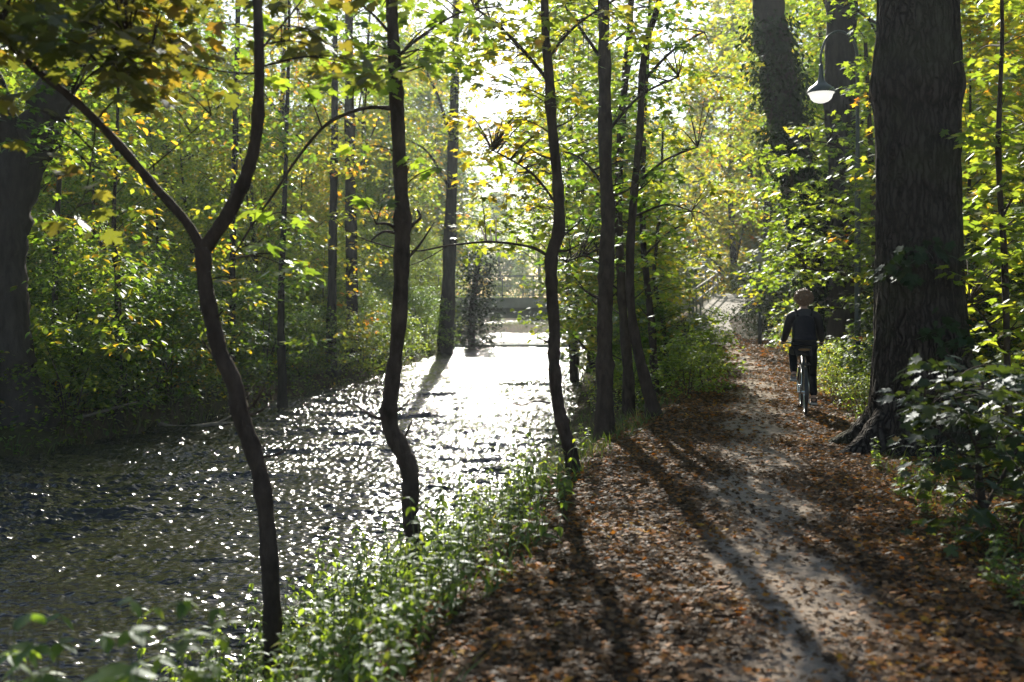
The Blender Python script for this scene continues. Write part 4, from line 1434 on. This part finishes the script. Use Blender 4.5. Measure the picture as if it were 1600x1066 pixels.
# curly hair: a lumpy cap over the skull
hv, hf = [], []
hm_ = bmesh.new()
bmesh.ops.create_icosphere(hm_, subdivisions=4, radius=1.0)
g_ = random.Random(8)
curl = [(Vector((g_.gauss(0, 1), g_.gauss(0, 1), g_.gauss(0, 1))).normalized(), g_.uniform(.05, .16), g_.uniform(.10, .2)) for _ in range(120)]
for v in hm_.verts:
    d = v.co.normalized()
    k = 1.0
    for (c, hgt, wd) in curl:
        k += hgt * math.exp(-((d - c).length / wd) ** 2)
    fr_ = max(0, d.y) * max(0, 0.35 - d.z)                 # leaves the face free
    k *= 1 - 0.45 * min(1, fr_ * 2.5)
    v.co = Vector((d.x * .122 * k, d.y * .120 * k, d.z * .112 * k))
hme = bpy.data.meshes.new('hair')
hm_.to_mesh(hme)
hm_.free()
hme.polygons.foreach_set('use_smooth', [True] * len(hme.polygons))
hme.materials.append(M['hair'])
hair = bpy.data.objects.new('hair', hme)
hair.location = (0, .385, 1.675)
link(hair, person)
cu = MB()
for k in range(260):                                       # loose curls
    d = Vector((g_.gauss(0, 1), g_.gauss(0, 1), g_.gauss(0.25, 1))).normalized()
    if d.z < -0.55 or (d.y > 0.45 and d.z < 0.35):
        continue
    u = d.orthogonal().normalized()
    v_ = d.cross(u)
    a0, rr0 = g_.uniform(0, 6.3), g_.uniform(.008, .017)
    o_ = d * .118
    cu.tube([o_ + d * (.006 * i) + (u * math.cos(a0 + i * 1.3) + v_ * math.sin(a0 + i * 1.3)) * rr0 for i in range(6)], [.006, .006, .005, .005, .004, .002], 4, False)
cu.build('curls', M['hair'], hair)
# eyes and mouth on the far side of the head
for s in (-1, 1):
    em = MB()
    em.lathe([(0.0, -.011), (.008, -.008), (.011, 0), (.008, .008), (0.0, .011)], (s * .030, .487, 1.655), 10)
    em.build('eye', M['white'], person)
mm = MB()
mm.tube([(-.024, .482, 1.588), (0, .490, 1.586), (.024, .482, 1.588)], [.003, .006, .003], 6)
mm.build('mouth', M['red_lens'], person)
# backpack, worn
pack = thing('backpack', 'dark soft backpack on the back of the cyclist', 'backpack', (cbase.x, cbase.y, 0.012), HEAD)
bp = skin('bag', {'a': (0, .075, 1.06, .140, .085), 'b': (0, .105, 1.18, .165, .095), 'c': (0, .150, 1.32, .160, .085), 'd': (0, .205, 1.43, .095, .060)}, chain(['a', 'b', 'c', 'd']), M['pack'], pack, 2, 'b')
bq = skin('pocket', {'a': (0, .035, 1.09, .085, .055), 'b': (0, .055, 1.19, .090, .050)}, chain(['a', 'b']), M['pack'], pack, 2, 'a')
st = []
for s in (-1, 1):
    mb = MB()
    q, r = crspline([(s * .09, .20, 1.42), (s * .115, .27, 1.515), (s * .13, .38, 1.47), (s * .135, .425, 1.36), (s * .145, .36, 1.18), (s * .15, .2, 1.07)], [.016] * 6, 5)
    mb.tube(q, r, 8)
    mb.build('strap', M['pack'], pack)
freeze([body, jacket, trousers, bp, bq] + shoes)


# ------------------------------------------------------------------ the woods: prototypes, then copies
PXL = lambda x, y: 800 + x / y * F
under = [gen_tree('understory_tree', 201, 8.5, 0.6, 2.4, 120, 50, 0.115, DIAM, M['leaf_fresh'], M['bark_grey'], 0.07, 0.08),
         gen_tree('understory_tree', 202, 7.0, 0.4, 2.2, 105, 50, 0.115, DIAM, M['leaf_fresh'], M['bark_grey'], 0.06, 0.08),
         gen_tree('understory_tree', 203, 9.5, 1.0, 2.7, 130, 50, 0.12, DIAM, M['leaf_autumn'], M['bark_grey'], 0.08, 0.08),
         gen_tree('understory_tree', 204, 6.0, 0.3, 2.0, 90, 50, 0.115, DIAM, M['leaf_green'], M['bark_grey'], 0.05, 0.1)]
tall = [gen_tree('tall_tree', 211, 20, 4.5, 4.2, 190, 50, 0.24, DIAM, M['leaf_green'], M['bark_grey'], 0.24, 0.03, clump=1.1),
        gen_tree('tall_tree', 212, 17, 3.5, 3.8, 170, 50, 0.22, DIAM, M['leaf_fresh'], M['bark_grey'], 0.20, 0.03, clump=1.05),
        gen_tree('tall_tree', 213, 22, 5.0, 4.6, 200, 50, 0.25, DIAM, M['leaf_autumn'], M['bark_grey'], 0.28, 0.03, clump=1.15)]
rtall = [gen_tree('tall_tree', 215, 18, 5.5, 3.6, 130, 36, 0.20, DIAM, M['leaf_green'], M['bark_grey'], 0.20, 0.03, clump=1.0),
         gen_tree('tall_tree', 216, 16, 5.0, 3.2, 120, 36, 0.20, DIAM, M['leaf_fresh'], M['bark_grey'], 0.17, 0.03, clump=1.0)]
bush = [gen_bush('shrub', 221, 2.4, 1.5, 60, 42, 0.105, DIAM, M['leaf_green']),
        gen_bush('shrub', 222, 1.8, 1.3, 50, 42, 0.10, DIAM, M['leaf_fresh']),
        gen_bush('shrub', 223, 3.0, 1.6, 75, 42, 0.11, DIAM, M['leaf_green']),
        gen_bush('shrub', 224, 1.4, 1.1, 40, 42, 0.09, OVAL, M['leaf_herb'])]
rbush = [gen_bush('shrub', 231, 2.2, 1.3, 60, 30, 0.10, MAPLE_S, M['leaf_fresh']),
         gen_bush('shrub', 232, 1.3, 1.0, 46, 34, 0.075, OVAL, M['leaf_herb']),
         gen_bush('shrub', 233, 3.0, 1.5, 80, 30, 0.10, MAPLE_S, M['leaf_green'])]


def spots(n, y0, y1, fx, mind, ok=None, s0=0.8, s1=1.2, tries=60):
    out = []
    for _ in range(n):
        for _t in range(tries):
            y = rnd.uniform(y0, y1)
            a, b = fx(y)
            if b <= a:
                continue
            x = rnd.uniform(a, b)
            if all((x - q[1]) ** 2 + (y - q[2]) ** 2 > mind * mind for q in out) and (ok is None or ok(x, y)):
                out.append((len(out), x, y, rnd.uniform(s0, s1)))
                break
    return out


xlf = lambda y: float(np.interp(y, YL, XL_))
xrf = lambda y: float(np.interp(y, YR, XR_))
plf = lambda y: float(np.interp(y, YP, PL_))
prf = lambda y: float(np.interp(y, YP, PR_))
okL = lambda x, y: not (y < 17.5 and x > -9.5)
# left bank
place_all(under, [(k, x, y, sc * (0.62 if xlf(y) - x < 4 else 1.0)) for k, x, y, sc in spots(76, 18.5, 66, lambda y: (max(-0.56 * y - 2, xlf(y) - 20), xlf(y) - 1.7), 1.9, lambda x, y: y > 19.5 or x < -10.5)], 'leafy understory tree in the dense wood on the far river bank', 'tree', 'understory trees on the far bank')
place_all(bush, spots(135, 15.5, 62, lambda y: (max(-0.55 * y - 1, xlf(y) - 9), xlf(y) - 0.6), 1.0, lambda x, y: not (abs(x + 8.7) < 1.3 and y < 17.5)), 'green shrub at the foot of the wood on the far river bank', 'shrub', 'shrubs on the far bank')
place_all(tall, spots(15, 34, 72, lambda y: (max(-0.58 * y - 3, -34), xlf(y) - 5.0), 4.5), 'tall tree standing back in the wood on the far river bank', 'tree', 'tall trees on the far bank')
# beyond the bridge
farw = [gen_tree('woodland_tree', 241, 22, 1.5, 4.8, 230, 52, 0.36, DIAM, M['leaf_green'], M['bark_grey'], 0.28, 0.03, clump=1.4),
        gen_tree('woodland_tree', 242, 18, 1.0, 4.4, 200, 52, 0.34, DIAM, M['leaf_autumn'], M['bark_grey'], 0.24, 0.03, clump=1.4),
        gen_tree('woodland_tree', 243, 15, 0.8, 4.0, 170, 52, 0.32, DIAM, M['leaf_fresh'], M['bark_grey'], 0.2, 0.03, clump=1.3)]
fs = spots(26, 68, 130, lambda y: (-0.30 * y - 8, -5.5 - 0.06 * (y - 68)), 4.5)
fs += spots(14, 68, 122, lambda y: (16.0, 0.42 * y + 8), 5.5)
fs += spots(30, 126, 142, lambda y: (-40, 50), 3.6, lambda x, y: abs(x) > 14, 1.0, 1.35)
fs += spots(34, 145, 196, lambda y: (-50, 70), 4.6, lambda x, y: abs(x) > 14 or y > 168, 1.25, 1.6)
fs += [(2, x, 127 + (i % 3) * 1.5, k) for i, (x, k) in enumerate(((-11, .42), (-7.5, .36), (-4.5, .4), (-1.5, .34), (1.5, .4), (4.5, .36), (7.5, .42), (11, .4)))]
fs += [(0, x, y, k) for x, y, k in ((16.5, 74, 1.35), (20.5, 78, 1.4), (21, 68, 1.2), (10.5, 104, 1.1), (14, 112, 1.3), (-8, 100, 1.3), (-9.5, 78, 1.2), (-12, 90, 1.3))]
place_all(farw, [(i, s[1], s[2], s[3]) for i, s in enumerate(fs)], 'hazy woodland tree in the distance beyond the bridge', 'tree', 'distant trees beyond the bridge')
# between river and path
okM = lambda x, y: not (1056 < PXL(x, y) + 1.2 / y * F and y < 57)
place_all([gen_tree('understory_tree', 251, 7.5, 1.2, 2.0, 90, 40, 0.13, MAPLE_S, M['leaf_green'], M['bark'], 0.06, 0.06),
           gen_tree('understory_tree', 252, 8.5, 1.5, 2.2, 100, 40, 0.13, MAPLE_S, M['leaf_fresh'], M['bark'], 0.06, 0.06),
           gen_tree('understory_tree', 253, 7.0, 1.0, 2.0, 90, 40, 0.13, MAPLE_S, M['leaf_autumn'], M['bark'], 0.06, 0.06)],
          spots(18, 22, 57, lambda y: (xrf(y) + 1.2, xrf(y) + 4.5), 2.0, okM), 'small leafy tree on the strip between river and path', 'tree', 'small trees between river and path')
bs = [(2, 3.6, 18.5, 0.55), (3, 3.9, 20.6, 0.5), (4, 4.6, 23.2, 0.5), (5, 3.0, 17.0, 0.5), (6, 4.6, 26.5, 0.4), (7, 4.8, 30.0, 0.3)]
bs += [(9 + i, s[1], s[2], s[3] * 0.7) for i, s in enumerate(spots(15, 17.5, 40, lambda y: (xrf(y) + 0.9, plf(y) - 0.9), 0.9, lambda x, y: PXL(x + .7, y) < 1065 and PXL(x - 1.0, y) > 890))]
place_all(rbush, [(i, s[1], s[2], s[3]) for i, s in enumerate(bs)], 'low leafy shrub on the bank between river and path', 'shrub', 'shrubs between river and path')
place_all([gen_tree('tall_tree', 255, 13, 3.2, 2.6, 130, 40, 0.15, DIAM, M['leaf_green'], M['bark'], 0.12, 0.03), gen_tree('tall_tree', 256, 15, 4.0, 2.8, 140, 40, 0.15, DIAM, M['leaf_autumn'], M['bark'], 0.13, 0.03)],
          [(i, x, y, 1.0) for i, (x, y) in enumerate([(1.95, 31.0), (2.6, 36.0), (4.4, 42.5), (4.4, 48.5), (6.4, 54.5), (2.7, 40.5)])], 'taller tree overhanging the water between river and path', 'tree', 'taller trees between river and path')
# right of the path
okR = lambda x, y: not (y < 19.0 and PXL(x, y) < 1372) and not (y < 27.5 and PXL(x, y) < 1362) and not (y < 58 and PXL(x - 2.0, y) < 1172)
okR2 = lambda x, y: okR(x, y) and not (y < 12.3 and PXL(x, y) < 1560)
rund = [gen_tree('understory_tree', 261, 7.5, 0.4, 2.2, 110, 40, 0.13, MAPLE_S, M['leaf_green'], M['bark_grey'], 0.07, 0.06),
        gen_tree('understory_tree', 262, 6.5, 0.4, 2.0, 100, 40, 0.13, MAPLE_S, M['leaf_fresh'], M['bark_grey'], 0.06, 0.06),
        gen_tree('understory_tree', 263, 8.0, 0.6, 2.2, 110, 40, 0.13, MAPLE_S, M['leaf_autumn'], M['bark_grey'], 0.06, 0.06)]
place_all(rund, spots(46, 12.5, 62, lambda y: (prf(y) + 2.0, min(0.56 * y + 3, prf(y) + 17)), 2.1, okR2), 'leafy understory tree in the wood right of the path', 'tree', 'understory trees right of the path')
place_all(rtall, [(0, 11.4, 44, 1.0), (1, 12.8, 50, 1.1), (1, 10.6, 37.5, .95), (0, 14.5, 56, 1.1)] + spots(24, 24, 64, lambda y: (prf(y) + 2.6, 0.56 * y + 4), 3.6, lambda x, y: okR(x, y) and PXL(x, y) > 1200), 'tall tree in the wood right of the path', 'tree', 'tall trees right of the path')
sb = [gen_bush('shrub', 271, 2.6, 1.5, 80, 36, 0.10, MAPLE_S, M['leaf_green']), gen_bush('shrub', 272, 1.5, 1.1, 50, 34, 0.085, OVAL, M['leaf_herb']), gen_bush('shrub', 273, 3.2, 1.7, 95, 40, 0.11, DIAM, M['leaf_ivy'])]
ss = [(2, 10.4, 40.5, 1.05), (5, 11.6, 42.5, 1.2), (8, 13.0, 45.0, 1.2), (11, 9.9, 38.3, 0.7)]
ss += [(s[0], s[1], s[2], s[3] * 0.8) for s in spots(36, 13, 48, lambda y: (prf(y) + 1.1, prf(y) + 5), 1.3, lambda x, y: PXL(x - 1.2, y) > 1180 and PXL(x, y) > 1215 + (0 if y > 19 else 140) and not (22 < y < 27.5 and PXL(x, y) < 1350))]
ss += [(1, 6.3, 19.4, 0.55), (4, 5.6, 17.2, 0.4), (0, 6.1, 16.2, 0.45), (1, 7.0, 21.5, 0.55), (4, 5.2, 14.7, 0.4)]
place_all(sb, ss, 'shrub at the right-hand edge of the path or just behind it', 'shrub', 'shrubs along the right of the path')


# ------------------------------------------------------------------ herbs on the near bank
def gen_nettle(name, seed, H, n, leaf, tpl, mat):
    g = np.random.default_rng(seed)
    r_ = random.Random(seed)
    root = bpy.data.objects.new(name, None)
    root.empty_display_size = 0.1
    link(root)
    mb = MB()
    lv = Leaves(seed)
    for s in range(n):
        a = r_.uniform(0, 2 * PI)
        d = r_.uniform(0, 0.16)
        b_ = Vector((d * math.cos(a), d * math.sin(a), -0.06))
        h = H * r_.uniform(0.6, 1.1)
        tip = b_ + Vector((r_.uniform(-.16, .16) * h, r_.uniform(-.16, .16) * h, h))
        q, r = crspline([b_, b_.lerp(tip, .5) + Vector((r_.uniform(-.04, .04), r_.uniform(-.04, .04), .03)), tip], [.004, .003, .0015], 4)
        mb.tube(q, r, 4, False)
        k = int(h / 0.075) + 2
        for i in range(k):
            t = 0.15 + 0.85 * i / (k - 1)
            p_ = q[min(int(t * (len(q) - 1)), len(q) - 1)]
            az = i * PI / 2 + a
            sz = leaf * (1.15 - 0.7 * t) * r_.uniform(.8, 1.2)
            for o_ in (0, PI):
                lv.one(p_, az + o_ + r_.uniform(-.3, .3), r_.uniform(-.7, .15), r_.uniform(-.3, .3), sz)
    mb.build('stems', M['stem'], root)
    lv.build('leaves', tpl, mat, root)
    return root


net = [gen_nettle('nettle_plant', 301 + i, (0.55, 0.7, 0.45, 0.6)[i], 4, (0.105, 0.09, 0.10, 0.085)[i], NETTLE, M['leaf_herb']) for i in range(4)]
ns = spots(85, 5.6, 9.6, lambda y: (xrf(y) - 0.05, plf(y) - 0.12), 0.15, lambda x, y: not (y > 8.6 and x > 0.25), 0.8, 1.3)
ns += spots(34, 4.2, 5.8, lambda y: (xrf(y) + 0.3, plf(y) - 0.35), 0.2, None, 0.65, 1.05)
ns += spots(14, 9.4, 13, lambda y: (xrf(y) + 0.1, plf(y) - 0.5), 0.3, None, 0.6, 0.9)
place_all(net, [(i, s[1], s[2], s[3]) for i, s in enumerate(ns)], 'leafy nettle plant in the sunlit clump on the near river bank', 'plant', 'nettles on the near river bank')
tallnet = [gen_nettle('balsam_plant', 321, 1.05, 3, 0.15, OVAL, M['leaf_herb']), gen_nettle('balsam_plant', 322, 0.95, 3, 0.12, NETTLE, M['leaf_herb'])]
tsp = [(0, -1.42, 3.35, 1.25), (1, -1.02, 3.2, 1.2), (0, -1.95, 3.9, 1.3), (1, -1.7, 3.15, 1.35), (1, -1.2, 3.9, 1.15), (1, -2.15, 4.3, 1.35), (1, -1.65, 3.6, 1.3)]
place_all(tallnet, tsp, 'tall large-leaved weed at the bottom left in front of the water', 'plant', 'tall weeds in the bottom left foreground')
rh = [gen_nettle('herb_plant', 331 + i, (0.32, 0.45)[i], 5, 0.075, (NETTLE, MAPLE_S)[i], M['leaf_herb']) for i in range(2)]
rs = spots(60, 4.6, 14, lambda y: (prf(y) - 0.1, prf(y) + 1.4), 0.2, lambda x, y: (x - 4.47) ** 2 + (y - 10.9) ** 2 > 1.0, 0.6, 1.1)
place_all(rh, rs, 'low green herb at the right-hand edge of the leafy path', 'plant', 'herbs along the right of the path')

# ------------------------------------------------------------------ what nobody could count: fallen leaves, grass, ground cover
g = np.random.default_rng(77)


def litter(n, y0, y1, s0, s1, lo, hi, keep):
    Y = y0 + (y1 - y0) * g.uniform(0, 1, n)
    a, b = lo(Y), hi(Y)
    X = a + (b - a) * g.uniform(0, 1, n)
    k = g.uniform(0, 1, n) < keep(X, Y)
    X, Y = X[k], Y[k]
    n = len(X)
    Z = ground_z(X, Y) + 0.022 + g.uniform(0, 0.022, n)
    return np.stack([X, Y, Z], -1), g.uniform(0, 2 * PI, n), g.normal(0.04, 0.24, n), g.normal(0, 0.28, n), g.uniform(s0, s1, n)


trk = lambda Y: np.interp(Y, [3, 4.3, 8, 11.15, 19.7, 30, 36], [1.15, 1.35, 1.95, 2.75, 4.8, 6.8, 7.8])
LO = lambda Y: np.interp(Y, YP, PL_) - 0.7
HI = lambda Y: np.interp(Y, YP, PR_) + 1.3


def keep(X, Y):
    u = np.abs(X - trk(Y)) + 0.22 * np.sin(X * 3 + Y * 2.1)
    return 0.18 + 0.82 * sm((u - 0.12) / 0.5)


parts = [litter(85000, 2.5, 12, 0.018, 0.050, LO, HI, keep), litter(40000, 12, 24, 0.030, 0.066, LO, HI, keep), litter(7000, 24, 40, 0.07, 0.13, LO, HI, keep),
         litter(5000, 12, 40, 0.07, 0.12, lambda Y: HI(Y), lambda Y: HI(Y) + 6, lambda X, Y: 1 + 0 * X)]
arr = [np.concatenate([p_[i] for p_ in parts]) for i in range(5)]
V, T = leaves_np(*arr, MAPLE_S)
fl = np_mesh('fallen_leaves', V, T, M['leaf_fallen'])
tag(fl, 'brown and orange fallen leaves strewn over the path and its edges', 'fallen leaves', kind='stuff')

BLADE = (np.array([(-.035, 0, 0), (.035, 0, 0), (.028, .5, .0), (-.028, .5, .0), (0, 1, -.22)], float), np.array([(0, 1, 2), (0, 2, 3), (3, 2, 4)]))


def grass(n, y0, y1, lo, hi, s0, s1):
    Y = g.uniform(y0, y1, n)
    a, b = lo(Y), hi(Y)
    X = a + (b - a) * g.uniform(0, 1, n)
    k = np.sin(X * 3.7 + 1.3 * np.sin(Y * 2)) * np.sin(Y * 2.9) > -0.35
    X, Y = X[k], Y[k]
    n = len(X)
    return np.stack([X, Y, ground_z(X, Y) - 0.01], -1), g.uniform(0, 2 * PI, n), g.normal(1.0, 0.28, n), g.normal(0, 0.3, n), g.uniform(s0, s1, n)


XRv = lambda Y: np.interp(Y, YR, XR_)
XLv = lambda Y: np.interp(Y, YL, XL_)
parts = [grass(5000, 4, 20, lambda Y: np.interp(Y, YP, PR_) + 0.0, lambda Y: np.interp(Y, YP, PR_) + 1.6, .07, .22),
         grass(4500, 4, 16, lambda Y: XRv(Y), lambda Y: np.interp(Y, YP, PL_) - 0.05, .08, .25),
         grass(3000, 16, 40, lambda Y: XRv(Y), lambda Y: np.interp(Y, YP, PL_) - 0.05, .12, .3),
         grass(9000, 14, 62, lambda Y: XLv(Y) - 1.6, lambda Y: XLv(Y) - 0.05, .12, .34),
         grass(9000, 78, 92, lambda Y: -14 + 0 * Y, lambda Y: 12 + 0 * Y, .15, .4)]
arr = [np.concatenate([p_[i] for p_ in parts]) for i in range(5)]
V, T = leaves_np(*arr, BLADE)
tag(np_mesh('grass', V, T, M['grass']), 'grass along both river banks and the edges of the path', 'grass', kind='stuff')


def cover(n, y0, y1, lo, hi, s0, s1, hmax):
    Y = g.uniform(y0, y1, n)
    a, b = lo(Y), hi(Y)
    X = a + (b - a) * g.uniform(0, 1, n)
    return np.stack([X, Y, ground_z(X, Y) + 0.02 + hmax * g.uniform(0, 1, n) ** 2], -1), g.uniform(0, 2 * PI, n), g.normal(-.1, .35, n), g.normal(0, .4, n), g.uniform(s0, s1, n)


parts = [cover(34000, 14, 64, lambda Y: XLv(Y) - 7, lambda Y: XLv(Y) - 0.1, .06, .13, .45),
         cover(9000, 4, 30, lambda Y: np.interp(Y, YP, PR_) + 0.9, lambda Y: np.interp(Y, YP, PR_) + 6, .05, .10, .25)]
arr = [np.concatenate([p_[i] for p_ in parts]) for i in range(5)]
V, T = leaves_np(*arr, OVAL)
tag(np_mesh('ground_cover', V, T, M['leaf_green']), 'low leafy ground cover under the trees on both sides', 'ground cover', kind='stuff')

# dead branches
mb = MB()
q, r = crspline([P(210, 652, 21) + Vector((0, 0, .1)), P(270, 668, 19.6), P(335, 664, 20.4), P(372, 662, 20.8)], [.03, .05, .06, .03], 6)
base_ = q[0].copy()
mb.tube([p_ - base_ for p_ in q], r, 8, True, .15, 3)
q2, r2 = crspline([P(335, 664, 20.4), P(352, 655, 20.6), P(366, 648, 20.9)], [.03, .02, .01], 4)
mb.tube([p_ - base_ for p_ in q2], r2, 6, True, .1, 4)
o = mb.build('fallen_branch', M['dead_wood'])
o.location = base_
tag(o, 'pale dead branch lying in the water edge at the far bank', 'branch')
mb = MB()
q, r = crspline([P(75, 640, 18.4), P(110, 655, 18.2), P(170, 640, 18.6), (P(215, 628, 18.8))], [.02, .03, .03, .015], 6)
base_ = q[0].copy()
mb.tube([p_ - base_ for p_ in q], r, 8, True, .15, 5)
o = mb.build('fallen_branch', M['dead_wood'])
o.location = base_
tag(o, 'thin curved dead branch leaning in the plants near the massive leaning tree', 'branch')

# ------------------------------------------------------------------ the air
mb = MB()
mb.box((-152, -14, -3.2), (152, 303, 42))
m, nt, out = new_mat('morning haze')
pv = nt.nodes.new('ShaderNodeVolumePrincipled')
pv.inputs['Density'].default_value = 0.0004
pv.inputs['Color'].default_value = (0.84, 0.93, 1.0, 1)
pv.inputs['Anisotropy'].default_value = 0.6
nt.links.new(pv.outputs[0], out.inputs['Volume'])
hz = mb.build('haze', m, None, False)
tag(hz, kind='stuff')
